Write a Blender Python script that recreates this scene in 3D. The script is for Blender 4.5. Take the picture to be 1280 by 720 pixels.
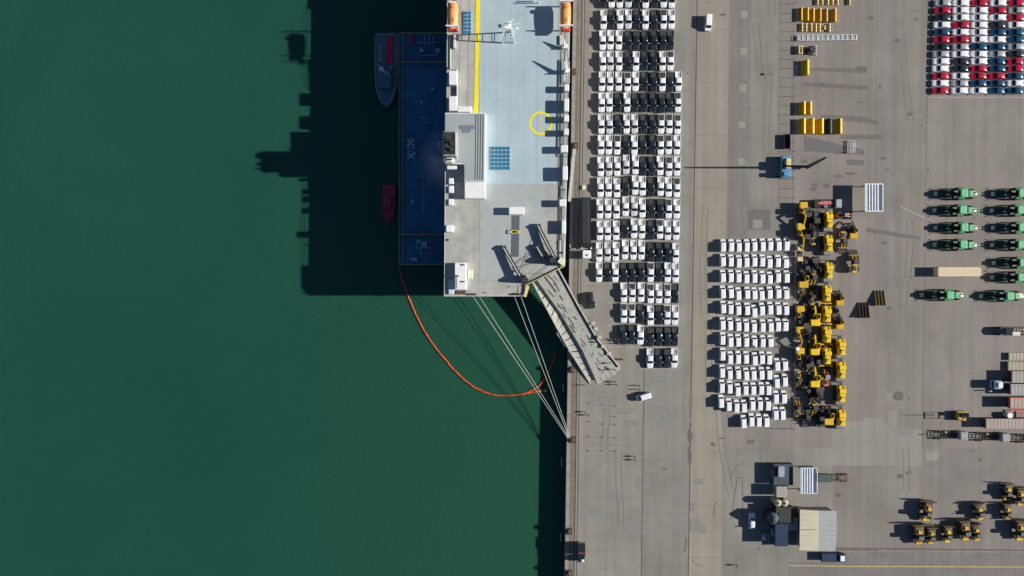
import bpy, math, random
from mathutils import Vector, Matrix
random.seed(7)
for o in list(bpy.data.objects): bpy.data.objects.remove(o)
C = bpy.context.scene.collection
SC = bpy.context.scene
R = math.radians
# ---------------- camera, sky, sun, exposure ----------------
H = 231.0; K = 0.222            # camera height over the quay, metres per photo pixel on the quay
cd = bpy.data.cameras.new('camera'); cam = bpy.data.objects.new('camera', cd); C.objects.link(cam)
cam.location = (0, 0, H); cam.rotation_euler = (0, 0, 0)
cd.sensor_width = 36; cd.lens = H / (1280 * K) * 36; cd.clip_start = 1; cd.clip_end = 20000
SC.camera = cam
ELEV = 29.0
w = bpy.data.worlds.new('World'); SC.world = w; w.use_nodes = True
nt = w.node_tree; bg = nt.nodes['Background']
sky = nt.nodes.new('ShaderNodeTexSky'); sky.sky_type = 'NISHITA'; sky.sun_disc = False
sky.sun_elevation = R(ELEV); sky.sun_rotation = R(90); sky.ozone_density = 4.0; sky.air_density = 1.0; sky.dust_density = 0.3
nt.links.new(sky.outputs[0], bg.inputs[0]); bg.inputs[1].default_value = 0.05
sd = bpy.data.lights.new('sun', 'SUN'); sun = bpy.data.objects.new('sun', sd); C.objects.link(sun)
sd.energy = 5.0; sd.angle = R(0.5); sd.color = (1.0, 0.95, 0.87)
sun.rotation_euler = (0, R(90 - ELEV), 0)      # shines from +X towards -X
SC.view_settings.view_transform = 'Standard'; SC.view_settings.look = 'None'
SC.view_settings.gamma = 1; SC.view_settings.exposure = 0.30

def G(px, py, h=0.0):
    s = K * (H - h) / H
    return ((px - 640) * s, (360 - py) * s)
def GV(px, py, h=0.0):
    x, y = G(px, py, h); return Vector((x, y, h))

# ---------------- materials ----------------
MATS = {}
def mat(name, col, rough=0.6, metal=0.0, var=0.0, scale=1.0, coat=0.0, bump=0.0, rnd=0.0, spec=0.5, detail=5.0, streak=None, var2=0.0, scale2=0.05, var3=0.0):
    if name in MATS: return MATS[name]
    m = bpy.data.materials.new(name); m.use_nodes = True
    n = m.node_tree.nodes; l = m.node_tree.links; p = n['Principled BSDF']
    p.inputs['Roughness'].default_value = rough; p.inputs['Metallic'].default_value = metal
    p.inputs['Base Color'].default_value = (*col, 1)
    p.inputs['Specular IOR Level'].default_value = spec
    if coat: p.inputs['Coat Weight'].default_value = coat; p.inputs['Coat Roughness'].default_value = 0.08
    cur = None
    def mul(fac_out, lo, hi):
        nonlocal cur
        mr = n.new('ShaderNodeMapRange'); l.new(fac_out, mr.inputs[0])
        mr.inputs[1].default_value = 0.3; mr.inputs[2].default_value = 0.7
        mr.inputs[3].default_value = lo; mr.inputs[4].default_value = hi
        if cur is None: cur = mr.outputs[0]
        else:
            mm = n.new('ShaderNodeMath'); mm.operation = 'MULTIPLY'; l.new(cur, mm.inputs[0]); l.new(mr.outputs[0], mm.inputs[1]); cur = mm.outputs[0]
    geo = n.new('ShaderNodeNewGeometry')
    if var or bump:
        nz = n.new('ShaderNodeTexNoise'); nz.inputs['Scale'].default_value = scale; nz.inputs['Detail'].default_value = detail
        nz.inputs['Roughness'].default_value = 0.6
        if streak:
            mp = n.new('ShaderNodeMapping'); mp.inputs['Scale'].default_value = streak
            l.new(geo.outputs['Position'], mp.inputs['Vector']); l.new(mp.outputs[0], nz.inputs['Vector'])
        else: l.new(geo.outputs['Position'], nz.inputs['Vector'])
        if var: mul(nz.outputs['Fac'], 1 - var, 1 + var)
        if bump:
            b = n.new('ShaderNodeBump'); b.inputs['Strength'].default_value = bump; b.inputs['Distance'].default_value = 0.1
            l.new(nz.outputs['Fac'], b.inputs['Height']); l.new(b.outputs[0], p.inputs['Normal'])
    if var2:
        n2 = n.new('ShaderNodeTexNoise'); n2.inputs['Scale'].default_value = scale2; n2.inputs['Detail'].default_value = 7
        n2.inputs['Roughness'].default_value = 0.65
        l.new(geo.outputs['Position'], n2.inputs['Vector']); mul(n2.outputs['Fac'], 1 - var2, 1 + var2)
    if var3:      # long wear streaks along the quay
        n3 = n.new('ShaderNodeTexNoise'); n3.inputs['Scale'].default_value = 1.0; n3.inputs['Detail'].default_value = 6
        mp = n.new('ShaderNodeMapping'); mp.inputs['Scale'].default_value = (.55, .018, 1); mp.inputs['Rotation'].default_value = (0, 0, R(-.8))
        l.new(geo.outputs['Position'], mp.inputs['Vector']); l.new(mp.outputs[0], n3.inputs['Vector']); mul(n3.outputs['Fac'], 1 - var3, 1 + var3)
    if rnd:
        oi = n.new('ShaderNodeObjectInfo'); mr = n.new('ShaderNodeMapRange'); l.new(oi.outputs['Random'], mr.inputs[0])
        mr.inputs[3].default_value = 1 - rnd; mr.inputs[4].default_value = 1.0
        if cur is None: cur = mr.outputs[0]
        else:
            mm = n.new('ShaderNodeMath'); mm.operation = 'MULTIPLY'; l.new(cur, mm.inputs[0]); l.new(mr.outputs[0], mm.inputs[1]); cur = mm.outputs[0]
    if cur is not None:
        vm = n.new('ShaderNodeVectorMath'); vm.operation = 'SCALE'; vm.inputs[0].default_value = col
        l.new(cur, vm.inputs['Scale']); l.new(vm.outputs[0], p.inputs['Base Color'])
    MATS[name] = m; return m

white = mat('white_paint', (.87, .88, .89), .25, coat=.6, rnd=.05)
silver = mat('silver_paint', (.50, .52, .55), .24, .3, coat=.5, rnd=.1)
black = mat('black_paint', (.024, .034, .040), .24, coat=.6, rnd=.3)
redp = mat('red_paint', (.50, .008, .045), .24, coat=.6, rnd=.15)
bluep = mat('blue_paint', (.004, .075, .155), .24, coat=.6, rnd=.2)
darkg = mat('charcoal_paint', (.035, .045, .045), .24, coat=.6, rnd=.2)
glass = mat('dark_glass', (.012, .015, .018), .12, spec=.6)
tyre = mat('tyre_rubber', (.025, .025, .026), .85)
rim = mat('rim_metal', (.45, .45, .46), .35, .8)
bed_shade = mat('bed_liner_and_shade', (.33, .34, .35), .7, rnd=.25)  # grey painted for the wall's shade on white pickup beds
coverm = mat('bed_cover_vinyl', (.035, .037, .04), .6)
lampm = mat('lamp_lens', (.75, .75, .72), .15)
yel = mat('machine_yellow', (.70, .42, .02), .45, var=.22, scale=1.3, rnd=.15)
byel = mat('bright_yellow', (.84, .54, .012), .4, var=.14, scale=1.3)
amber = mat('amber_steel', (.62, .36, .04), .55, var=.3, scale=1.5)
palev = mat('pale_yellow_steel', (.72, .56, .25), .55, var=.2, scale=1.5)
orange = mat('orange_paint', (.85, .25, .05), .45, var=.15, scale=1.5)
steel = mat('dark_steel', (.055, .055, .06), .6, .3, var=.3, scale=2)
gsteel = mat('grey_steel', (.25, .26, .28), .55, .3, var=.25, scale=1.2)
rust = mat('rusty_brown', (.10, .055, .035), .8, var=.35, scale=1.5)
green = mat('tractor_green', (.03, .19, .07), .4, coat=.3, rnd=.1)
lgreen = mat('light_green_roof', (.14, .48, .23), .5, var=.08, scale=1)
shipw = mat('ship_white', (.80, .81, .79), .5, var=.06, scale=.6)
deckb = mat('deck_blue_grey', (.395, .495, .535), .65, var=.04, scale=.9, var2=.07, scale2=.12, var3=.035)
deckg = mat('deck_grey_beige', (.39, .385, .35), .7, var=.07, scale=.9, var2=.16, scale2=.22, var3=.06)
roofg = mat('roof_grey', (.35, .39, .39), .6, var=.05, scale=.7)
hullm = mat('hull_paint', (.10, .12, .16), .5, var=.15, scale=.3)
solar = mat('solar_blue', (.02, .17, .30), .2, var=.1, scale=2)
linec = mat('panel_frame', (.45, .55, .62), .5)
dyel = mat('deck_yellow_line', (.86, .72, .02), .6, var=.08, scale=1)
blackm = mat('soot_and_opening_dark', (.018, .018, .02), .8, var=.3, scale=1)
bargem = mat('barge_navy', (.016, .125, .24), .5, var=.25, scale=.4, var2=.25, scale2=.12)
olive = mat('olive_trim', (.42, .40, .15), .7, var=.2, scale=1)
tugm = mat('tug_grey_blue', (.09, .19, .29), .6, var=.25, scale=1)
tugred = mat('faded_red', (.60, .03, .07), .6, var=.15, scale=1)
rampm = mat('ramp_steel', (.355, .345, .31), .7, var=.10, scale=1.2, var2=.12, scale2=.3)
rampl = mat('ramp_light_girder', (.47, .46, .40), .6, var=.12, scale=1.0)
shadow_marks = mat('shadow_and_rubber_marks', (.07, .065, .06), .8, var=.3, scale=2)  # dark of the ramp strokes, mostly painted shadows
cream = mat('cream_sheet', (.72, .68, .52), .6, var=.05, scale=.6)
conc = mat('concrete_light', (.37, .355, .32), .85, var=.06, scale=1.2, var2=.10, scale2=.10)
rope = mat('mooring_rope', (.62, .68, .60), .9)
boomo = mat('boom_orange', (.62, .085, .02), .6, var=.4, scale=1.2)

# ---------------- mesh builder ----------------
class MB:
    def __init__(s): s.v = []; s.f = []; s.m = []; s.mi = 0
    def add(s, vs, fs):
        b = len(s.v); s.v += [tuple(v) for v in vs]
        for f in fs: s.f.append([b + i for i in f]); s.m.append(s.mi)
        return s
    def box(s, x0, x1, y0, y1, z0, z1, tx=0, ty=0, rot=0, piv=None):
        if x0 > x1: x0, x1 = x1, x0
        if y0 > y1: y0, y1 = y1, y0
        vs = [(x0,y0,z0),(x1,y0,z0),(x1,y1,z0),(x0,y1,z0),(x0+tx,y0+ty,z1),(x1-tx,y0+ty,z1),(x1-tx,y1-ty,z1),(x0+tx,y1-ty,z1)]
        if rot:
            cx, cy = piv or ((x0+x1)/2, (y0+y1)/2); c, q = math.cos(rot), math.sin(rot)
            vs = [(cx+(x-cx)*c-(y-cy)*q, cy+(x-cx)*q+(y-cy)*c, z) for x,y,z in vs]
        return s.add(vs, [(3,2,1,0),(4,5,6,7),(0,1,5,4),(1,2,6,5),(2,3,7,6),(3,0,4,7)])
    def bbox(s, x0, x1, y0, y1, z0, z1, b=.05):      # box with bevelled top edge
        if x0 > x1: x0, x1 = x1, x0
        if y0 > y1: y0, y1 = y1, y0
        def ring(i, z):
            k = b
            return [(x0+i+k,y0+i,z),(x1-i-k,y0+i,z),(x1-i,y0+i+k,z),(x1-i,y1-i-k,z),(x1-i-k,y1-i,z),(x0+i+k,y1-i,z),(x0+i,y1-i-k,z),(x0+i,y0+i+k,z)]
        return s.rings([ring(0,z0), ring(0,z1-b), ring(b,z1)])
    def rings(s, rs, cap=True):
        n = len(rs[0]); b = len(s.v); fs = []
        for k in range(len(rs)-1):
            for i in range(n):
                j = (i+1) % n; fs.append((k*n+i, k*n+j, (k+1)*n+j, (k+1)*n+i))
        if cap: fs.append(tuple(reversed(range(n)))); fs.append(tuple(range((len(rs)-1)*n, len(rs)*n)))
        return s.add([v for r in rs for v in r], fs)
    def prism(s, poly, z0, z1):
        a = sum(poly[i][0]*poly[(i+1)%len(poly)][1]-poly[(i+1)%len(poly)][0]*poly[i][1] for i in range(len(poly)))
        if a < 0: poly = poly[::-1]
        return s.rings([[(p[0],p[1],z0) for p in poly], [(p[0],p[1],z1) for p in poly]])
    def cyl(s, c, r, h, axis='z', n=12, r2=None):
        r2 = r if r2 is None else r2; rs = []
        for t, rr in ((0, r), (1, r2)):
            ring = []
            for i in range(n):
                a = 2*math.pi*i/n; u, v = rr*math.cos(a), rr*math.sin(a); d = t*h
                ring.append({'z': (c[0]+u,c[1]+v,c[2]+d), 'x': (c[0]+d,c[1]+u,c[2]+v), 'y': (c[0]-u,c[1]+d,c[2]+v)}[axis])
            rs.append(ring)
        return s.rings(rs)
    def tube(s, pts, r, n=6, r2=None):
        pts = [Vector(p) for p in pts]; rs = []
        for i, p in enumerate(pts):
            d = (pts[min(i+1,len(pts)-1)] - pts[max(i-1,0)]).normalized()
            up = Vector((0,0,1)) if abs(d.z) < .95 else Vector((1,0,0))
            a = d.cross(up).normalized(); b = a.cross(d)
            rr = r if r2 is None else r + (r2-r)*i/(len(pts)-1)
            rs.append([tuple(p + (a*math.cos(-2*math.pi*k/n) + b*math.sin(-2*math.pi*k/n))*rr) for k in range(n)])
        return s.rings(rs)
    def beam(s, p, q, w, h, w2=None, h2=None):
        p, q = Vector(p), Vector(q); d = (q-p).normalized(); up = Vector((0,0,1)) if abs(d.z) < .95 else Vector((0,1,0))
        a = d.cross(up).normalized(); b = a.cross(d); w2 = w2 or w; h2 = h2 or h
        def ring(c, w, h): return [tuple(c+a*w/2*i+b*h/2*j) for i,j in ((-1,-1),(-1,1),(1,1),(1,-1))]
        return s.rings([ring(p,w,h), ring(q,w2,h2)])
    def mesh(s, name, mats, smooth=False):
        me = bpy.data.meshes.new(name); me.from_pydata(s.v, [], s.f)
        for m in (mats if isinstance(mats, (list, tuple)) else [mats]): me.materials.append(m)
        for p, k in zip(me.polygons, s.m): p.material_index = k; p.use_smooth = smooth
        me.update(); return me
    def build(s, name, mats, parent=None, smooth=False, loc=None, rot=0):
        o = bpy.data.objects.new(name, s.mesh(name, mats, smooth)); C.objects.link(o)
        if parent is not None: o.parent = parent
        if loc is not None: o.location = loc
        if rot: o.rotation_euler = (0,0,rot)
        return o

def tag(o, label=None, cat=None, group=None, kind=None):
    if label: o['label'] = label
    if cat: o['category'] = cat
    if group: o['group'] = group
    if kind: o['kind'] = kind
    return o
def thing(name, label, cat, loc=(0,0,0), rot=0, group=None):
    o = bpy.data.objects.new(name, None); C.objects.link(o); o.empty_display_size = .5
    o.location = loc; o.rotation_euler = (0,0,rot); return tag(o, label, cat, group)
KIDS = {}
def kids(o):
    if o.name not in KIDS: KIDS[o.name] = [c for c in o.children]
    return KIDS[o.name]
def dup(root, loc, rot=0, label=None, group=None, scale=None):
    r = root.copy(); C.objects.link(r); r.location = loc; r.rotation_euler = (0,0,rot)
    if label: r['label'] = label
    if group: r['group'] = group
    if scale: r.scale = scale
    for ch in kids(root):
        c = ch.copy(); C.objects.link(c); c.parent = r
        for g in kids(ch):
            d = g.copy(); C.objects.link(d); d.parent = c
    return r
class Placer:      # the first call moves the prototype itself, the next ones copy it
    def __init__(s, make): s.make = make; s.proto = None
    def __call__(s, loc, rot, label, group=None, scale=None):
        if s.proto is None:
            s.proto = s.make(); kids(s.proto)
            for c in kids(s.proto): kids(c)
            p = s.proto; p.location = loc; p.rotation_euler = (0,0,rot); p['label'] = label
            if group: p['group'] = group
            if scale: p.scale = scale
            return p
        r = dup(s.proto, loc, rot, label, group)
        r.scale = scale or (1,1,1)
        return r
ORD = ['first','second','third','fourth','fifth','sixth','seventh','eighth','ninth','tenth','eleventh','twelfth','thirteenth','fourteenth','fifteenth','sixteenth','seventeenth','eighteenth']
# ---------------- the setting: water, quay, pavements ----------------
QE = lambda y: 716.4 - 0.0145*y            # photo x of the quay edge for a photo y
def sheet(name, poly_px, m, z, h=0):
    mb = MB(); pts = [G(x, y, h) for x, y in poly_px]
    a = sum(pts[i][0]*pts[(i+1)%len(pts)][1]-pts[(i+1)%len(pts)][0]*pts[i][1] for i in range(len(pts)))
    if a < 0: pts = pts[::-1]
    mb.add([(x, y, z) for x, y in pts], [tuple(range(len(pts)))])
    return tag(mb.build(name, m), kind='structure')
def water_mat():
    m = bpy.data.materials.new('harbour_water'); m.use_nodes = True
    n = m.node_tree.nodes; l = m.node_tree.links; p = n['Principled BSDF']
    geo = n.new('ShaderNodeNewGeometry')
    nz = n.new('ShaderNodeTexNoise'); nz.inputs['Scale'].default_value = .014; nz.inputs['Detail'].default_value = 9; nz.inputs['Roughness'].default_value = .62; nz.inputs['Distortion'].default_value = .6
    l.new(geo.outputs['Position'], nz.inputs['Vector'])
    cr = n.new('ShaderNodeValToRGB'); l.new(nz.outputs['Fac'], cr.inputs[0])
    cr.color_ramp.elements[0].position = .3; cr.color_ramp.elements[0].color = (.0135, .086, .065, 1)
    cr.color_ramp.elements[1].position = .7; cr.color_ramp.elements[1].color = (.0190, .101, .070, 1)
    # the water is siltier close to the quay
    sx = n.new('ShaderNodeSeparateXYZ'); l.new(geo.outputs['Position'], sx.inputs[0])
    mr = n.new('ShaderNodeMapRange'); l.new(sx.outputs[0], mr.inputs[0])
    mr.inputs[1].default_value = -80; mr.inputs[2].default_value = 15; mr.inputs[3].default_value = 0; mr.inputs[4].default_value = 1
    mx = n.new('ShaderNodeMix'); mx.data_type = 'RGBA'; l.new(mr.outputs[0], mx.inputs[0]); l.new(cr.outputs[0], mx.inputs[6])
    mx.inputs[7].default_value = (.0235, .104, .060, 1); l.new(mx.outputs[2], p.inputs['Base Color'])
    p.inputs['Roughness'].default_value = .12; p.inputs['IOR'].default_value = 1.33
    p.inputs['Subsurface Weight'].default_value = 1.0; p.inputs['Subsurface Radius'].default_value = (1.0, 1.0, 1.0); p.inputs['Subsurface Scale'].default_value = 2.8
    wv = n.new('ShaderNodeTexNoise'); wv.inputs['Scale'].default_value = .9; wv.inputs['Detail'].default_value = 5
    l.new(geo.outputs['Position'], wv.inputs['Vector'])
    b = n.new('ShaderNodeBump'); b.inputs['Strength'].default_value = .25; b.inputs['Distance'].default_value = .15
    l.new(wv.outputs['Fac'], b.inputs['Height']); l.new(b.outputs[0], p.inputs['Normal'])
    return m
ZW = -4.0
mb = MB(); mb.add([(-4000,-4000,ZW),(40,-4000,ZW),(40,4000,ZW),(-4000,4000,ZW)], [(0,1,2,3)])
tag(mb.build('water', water_mat()), kind='structure')
mb = MB()
mb.add([(-4000,-4000,-16),(4000,-4000,-16),(4000,4000,-16),(-4000,4000,-16)], [(0,1,2,3)])
tag(mb.build('seabed', mat('mud', (.08,.08,.06), .9)), kind='structure')

asph = mat('yard_asphalt', (0.2333,0.2100,0.1868), .9, var3=.10, var=.05, scale=1.5, var2=.16, scale2=.045)
apron = mat('apron_concrete', (0.2557,0.2396,0.2013), .9, var3=.10, var=.05, scale=1.4, var2=.13, scale2=.07, streak=None)
apron2 = mat('apron_concrete_grey', (0.2364,0.2241,0.1974), .9, var3=.10, var=.05, scale=1.4, var2=.16, scale2=.06)
lightc = mat('pale_concrete_road', (0.2866,0.2610,0.2135), .9, var3=.10, var=.04, scale=1.4, var2=.13, scale2=.05)
darka = mat('dark_asphalt_lane', (0.2004,0.1847,0.1675), .9, var3=.10, var=.05, scale=1.6, var2=.12, scale2=.08)
edgec = mat('quay_edge_concrete', (0.2031,0.1763,0.1436), .9, var3=.10, var=.12, scale=.8, var2=.18, scale2=.25)
patchl = mat('pale_patch', (0.2767,0.2665,0.2273), .9, var3=.10, var=.08, scale=1.5)
patchd = mat('dark_patch', (0.1380,0.1270,0.1169), .9, var3=.10, var=.12, scale=1.5, var2=.12, scale2=.3)
seamm = mat('seam_tar', (0.0735,0.0645,0.0518), .9, var=.35, scale=.8)
stainm = mat('oil_stain', (0.1297,0.1204,0.1021), .8, var=.2, scale=2)
pwhite = mat('road_paint_white', (0.4754,0.4729,0.4147), .8, var=.25, scale=3)
pyel = mat('road_paint_yellow', (0.5188,0.3955,0.1117), .8, var=.25, scale=2)
Y0, Y1 = -2000, 2700
sheet('yard_ground', [(QE(Y0),Y0),(18000,Y0),(18000,Y1),(QE(Y1),Y1)], asph, 0)
def lane(name, f0, f1, m, z, y0=Y0, y1=Y1):
    return sheet(name, [(f0(y0),y0),(f1(y0),y0),(f1(y1),y1),(f0(y1),y1)], m, z)
s1 = lambda y: 728.5-.0145*y; s2 = lambda y: 811.3-.0135*y; s3 = lambda y: 871.5-.0155*y; s4 = lambda y: 911.5-.0138*y
lane('quay_edge_strip', lambda y: QE(y)+1.2, s1, edgec, .004)
lane('apron_pavement', s1, s2, apron, .004)
lane('apron_pavement', s2, s3, apron2, .004)
lane('concrete_road', s3, s4, lightc, .004)
lane('asphalt_lane', lambda y: 913-.0138*y, lambda y: 939-.0138*y, darka, .004, Y0, 470)
lane('yard_lane', lambda y: 939-.0138*y, lambda y: 974-.0138*y, apron2, .0045, Y0, 560)
sheet('yard_pavement', [(905,560),(1040,560),(1040,720),(903,720)], apron2, .004)
sheet('pale_slab', [(1040,527),(1080,527),(1080,522),(1104,522),(1104,531),(1110,531),(1110,537),(1152,537),(1152,582),(1018,582),(1018,560),(1040,560)], mat('pale_slab', (0.2638,0.2563,0.2233), .9, var3=.10, var=.05, scale=1.4, var2=.06, scale2=.1), .008)
sheet('pale_slab', [(1110,512),(1122,512),(1122,537),(1110,537)], MATS['pale_slab'], .0085)
sheet('yard_pavement', [(1160,125),(1290,125),(1290,238),(1157,238)], mat('yard_slab_b', (0.2448,0.2218,0.1974), .9, var3=.10, var=.05, scale=1.4, var2=.13, scale2=.1), .004)
sheet('yard_pavement', [(1100,0),(1135,0),(1130,360),(1096,360)], mat('yard_slab_c', (0.2244,0.2083,0.1933), .9, var3=.10, var=.05, scale=1.4, var2=.13, scale2=.1), .004)
sheet('yard_pavement', [(1152,560),(1500,560),(1500,684),(1150,684)], mat('yard_slab_d', (0.2183,0.1990,0.1789), .9, var3=.10, var=.05, scale=1.4, var2=.13, scale2=.1), .004)
sheet('service_road', [(1046,690),(1500,692),(1500,760),(985,760),(985,702),(1046,702)], mat('road_asphalt', (0.1915,0.1796,0.1675), .9, var3=.10, var=.07, scale=1.4, var2=.16, scale2=.2), .008)
# seams and grooves
def seam(f, wd, m=seamm, y0=Y0, y1=Y1, z=.012, name='pavement_seam'):
    return lane(name, lambda y: f(y)-wd/2, lambda y: f(y)+wd/2, m, z, y0, y1)
seam(s2, .9, seamm, -200, 900); seam(s3, 1.1, seamm, -200, 900); seam(s4, .7, patchl, -200, 900, .012)
seam(lambda y: 727.6-.0142*y, 1.0, mat('crane_rail_slot', (0.0489,0.0367,0.0285), .8, var=.3, scale=1), -300, 900, .012, 'crane_rail')
seam(lambda y: 730.9-.0142*y, .8, MATS['crane_rail_slot'], -300, 900, .012, 'crane_rail')
seam(lambda y: 729.3-.0142*y, 1.2, patchl, -300, 900, .008, 'rail_bed')
seam(lambda y: 722.5-.0142*y, .5, stainm, -300, 900, .012)
seam(lambda y: 1160-.012*y, .6, patchd, -200, 560, .012); seam(lambda y: 1097-.012*y, .5, stainm, -200, 300, .012)
seam(lambda y: 974.5-.0138*y, .5, patchl, -200, 300, .012)
sheet('yellow_road_line', [(985,706.2),(1060,707.3),(1400,708.6),(1400,709.7),(1060,708.6),(985,707.2)], pyel, .016)
# slab joints across the lanes and small repairs
rj = random.Random(3)
mb = MB()
def strip(mb, x0, y0, x1, y1, wd, z):
    a = Vector(G(x0,y0)); b = Vector(G(x1,y1)); d = (b-a).normalized(); n = Vector((-d.y, d.x))*wd/2
    mb.add([(*(a-n),z),(*(b-n),z),(*(b+n),z),(*(a+n),z)], [(0,1,2,3)])
for k in range(-1, 12):
    y = k*66+28
    strip(mb, s1(y)+4, y, s2(y)-1, y+.3, .10, .0165); strip(mb, s2(y)+1, y+20, s3(y)-1, y+20, .10, .0165); strip(mb, s3(y)+1, y+9, s4(y)-1, y+9, .08, .0165)
tag(mb.build('pavement_joint', mat('joint_faint', (0.1752,0.1671,0.1508), .9, var=.1, scale=1)), kind='structure')
mb = MB(); 
for i in range(26):     # rounded oil stains
    px, py = rj.uniform(880, 1240), rj.uniform(10, 640); a, b = rj.uniform(.3, 1.1), rj.uniform(.2, .7); c = G(px, py)
    ph = rj.random()*6
    mb.add([(c[0]+a*math.cos(t*.5236)*(1+.25*math.sin(3*t+ph)), c[1]+b*math.sin(t*.5236)*(1+.3*math.cos(2*t+ph)), .02) for t in range(12)], [tuple(range(12))])
for px, py, a, b in [(1123,495,1.7,1.3),(1047,190,1.0,.7),(1063,217,1.6,.45),(1048,220,1.3,.4),(1104,198,.9,.35),(1109,212,.6,.3),(1006,202,.8,.4),(1017,236,.9,.6),(1033,232,.9,.6),(1048,619,1.0,.6),(830,586,.7,.3),(862,570,.5,3),(862,545,.6,2),(1077,85,1.4,.5),(1075,128,1.1,.2)]:
    c = G(px, py); mb.add([(c[0]+a*math.cos(t*.5236)*(1+.2*math.sin(5*t+px)), c[1]+b*math.sin(t*.5236), .0205) for t in range(12)], [tuple(range(12))])
tag(mb.build('oil_stain', stainm), kind='structure')
mb = MB()
for k in range(5):
    c = G(930.3-.0138*k*46-(.3*k), 18+46*k); mb.box(c[0]-.95, c[0]+.95, c[1]-.95, c[1]+.95, .004, .018)
for px, py, a, b in [(757,583,.8,.9),(761,717,3,.9),(1112,496,1.0,1.1),(921,463+190,.8,1.2),(947,280,1.3,1.2),(924,662,1.2,1.1),(1165,570,1.8,1.2)]:
    c = G(px, py); mb.box(c[0]-a, c[0]+a, c[1]-b, c[1]+b, .004, .0185)
tag(mb.build('concrete_patch', patchl), kind='structure')
mb = MB()
def patchpoly(mb, pts, z): 
    g = [G(*p) for p in pts]; mb.add([(x,y,z) for x,y in g], [tuple(range(len(g)))[::-1]])
for pts in [[(1013,84.5),(1083,86),(1083,91.5),(1013,88.5)],[(1005,103),(1085,107),(1085,112.5),(1005,108)],[(1026,143),(1080,146),(1100,152),(1096,156),(1080,153),(1026,149)],[(1051,168),(1103,168.5),(1103,174.5),(1051,174)],
            [(1005,170),(1080,187),(1080,194),(1005,189)],[(1058,199),(1080,200),(1080,207),(1058,206)],[(935,262),(963,262),(963,287),(935,287)],[(1083,284),(1150,296),(1150,300),(1083,290)]]:
    patchpoly(mb, pts, .0145)
tag(mb.build('asphalt_patch', mat('faint_dark_patch', (0.1508,0.1467,0.1418), .9, var=.1, scale=1.3)), kind='structure')
rt = random.Random(21)
mb = MB()
def wander(x, y, L, horiz=False, wd=.22):
    g = 6; px, py = x, y; a = 0
    for q in range(g):
        a += rt.uniform(-.09,.09); nx = px + (L/g if horiz else (-.014*L/g + a*L/g)); ny = py + (a*L/g if horiz else L/g)
        strip(mb, px, py, nx, ny, wd, .0215); px, py = nx, ny
for i in range(17):
    x = rt.choice((rt.uniform(740,800), rt.uniform(812,862), rt.uniform(875,905), rt.uniform(940,970), rt.uniform(1095,1155))); y = rt.uniform(-20,680) if x > 865 else rt.uniform(470,700)
    L = rt.uniform(30,150); w0 = rt.uniform(.12,.3); s0 = rt.getstate(); wander(x,y,L,False,w0); rt.setstate(s0); wander(x+7.5,y,L,False,w0)
for i in range(6):
    x, y = rt.uniform(1060,1150), rt.uniform(200,650); L = rt.uniform(25,80); w0 = rt.uniform(.12,.25); s0 = rt.getstate(); wander(x,y,L,True,w0); rt.setstate(s0); wander(x,y+7.5,L,True,w0)
tag(mb.build('tyre_mark', mat('tyre_mark_soft', (.212,.203,.185), .9, var=.12, scale=1)), kind='structure')
mb = MB()
for i in range(40):
    x, y = rt.uniform(735,865), rt.uniform(475,715)
    if i > 25: x, y = rt.uniform(870,1270), rt.uniform(130,690)
    if 885 < x < 1075 and 240 < y < 540: continue
    c = G(x,y); a, b = rt.uniform(.5,3.5), rt.uniform(.4,2.2)
    mb.box(c[0]-a,c[0]+a,c[1]-b,c[1]+b,.003,.0093+i*.00006)
tag(mb.build('worn_patch', mat('worn_patch', (.232,.225,.206), .9, var=.10, scale=1.1)), kind='structure')
mb = MB()
for i in range(70):
    x, y = rt.uniform(735,1270), rt.uniform(0,715); c = G(x,y); a = rt.uniform(.12,.32)
    mb.add([(c[0]+a*math.cos(t*1.047), c[1]+a*math.sin(t*1.047), .0235) for t in range(6)], [tuple(range(6))])
tag(mb.build('oil_drip', mat('oil_drip', (.09,.085,.078), .8)), kind='structure')
# painted bay lines between the pickup rows
ROWY = [-2,24.2,50.2,76,102,128,155,181,208,234.5,261,288,315,340.5,367,394,421,448]
ROWX = [(736,846)]*4+[(736,855)]*10+[(762,850),(760,850),(762,850),(800,850)]
mb = MB()
for y, (a, b) in zip(ROWY, ROWX):
    strip(mb, a-.003*y, y+12.6, b-.0145*y*.4, y+13.2, .075, .017)
for k in range(14):
    strip(mb, 1160.5, 8+9.1*k-4.6, 1300, 8+9.1*k-4.6, .10, .017)
for y0,y1,x0,x1 in [(284,298,1104,1120),]:
    strip(mb, 1125, 258, 1157, 273, .14, .017)
tag(mb.build('painted_bay_line', pwhite), kind='structure')
# tyre marks
mb = MB()
def arc(cx, cy, r, a0, a1, wd=.16, n=16):
    for i in range(n):
        t0, t1 = R(a0+(a1-a0)*i/n), R(a0+(a1-a0)*(i+1)/n)
        strip(mb, cx+r*math.cos(t0), cy+r*math.sin(t0), cx+r*math.cos(t1), cy+r*math.sin(t1), wd, .0225)
arc(914, 640, 22, 160, 220); arc(935, 600, 22, 180, 260); arc(1012, 208, 13, 200, 330); arc(1012,208,9,190,340)
strip(mb, 914,650, 921,600,.2,.0225); strip(mb, 928,600,928,650,.2,.0225); strip(mb,921,597.5,928,597.5,.3,.0225)
arc(880, 690, 18, 90, 150); strip(mb, 858,672,856,690,.35,.0225)
tag(mb.build('tyre_mark', mat('tyre_mark_faint', (0.1386,0.1263,0.1141), .9, var=.2, scale=1)), kind='structure')
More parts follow.
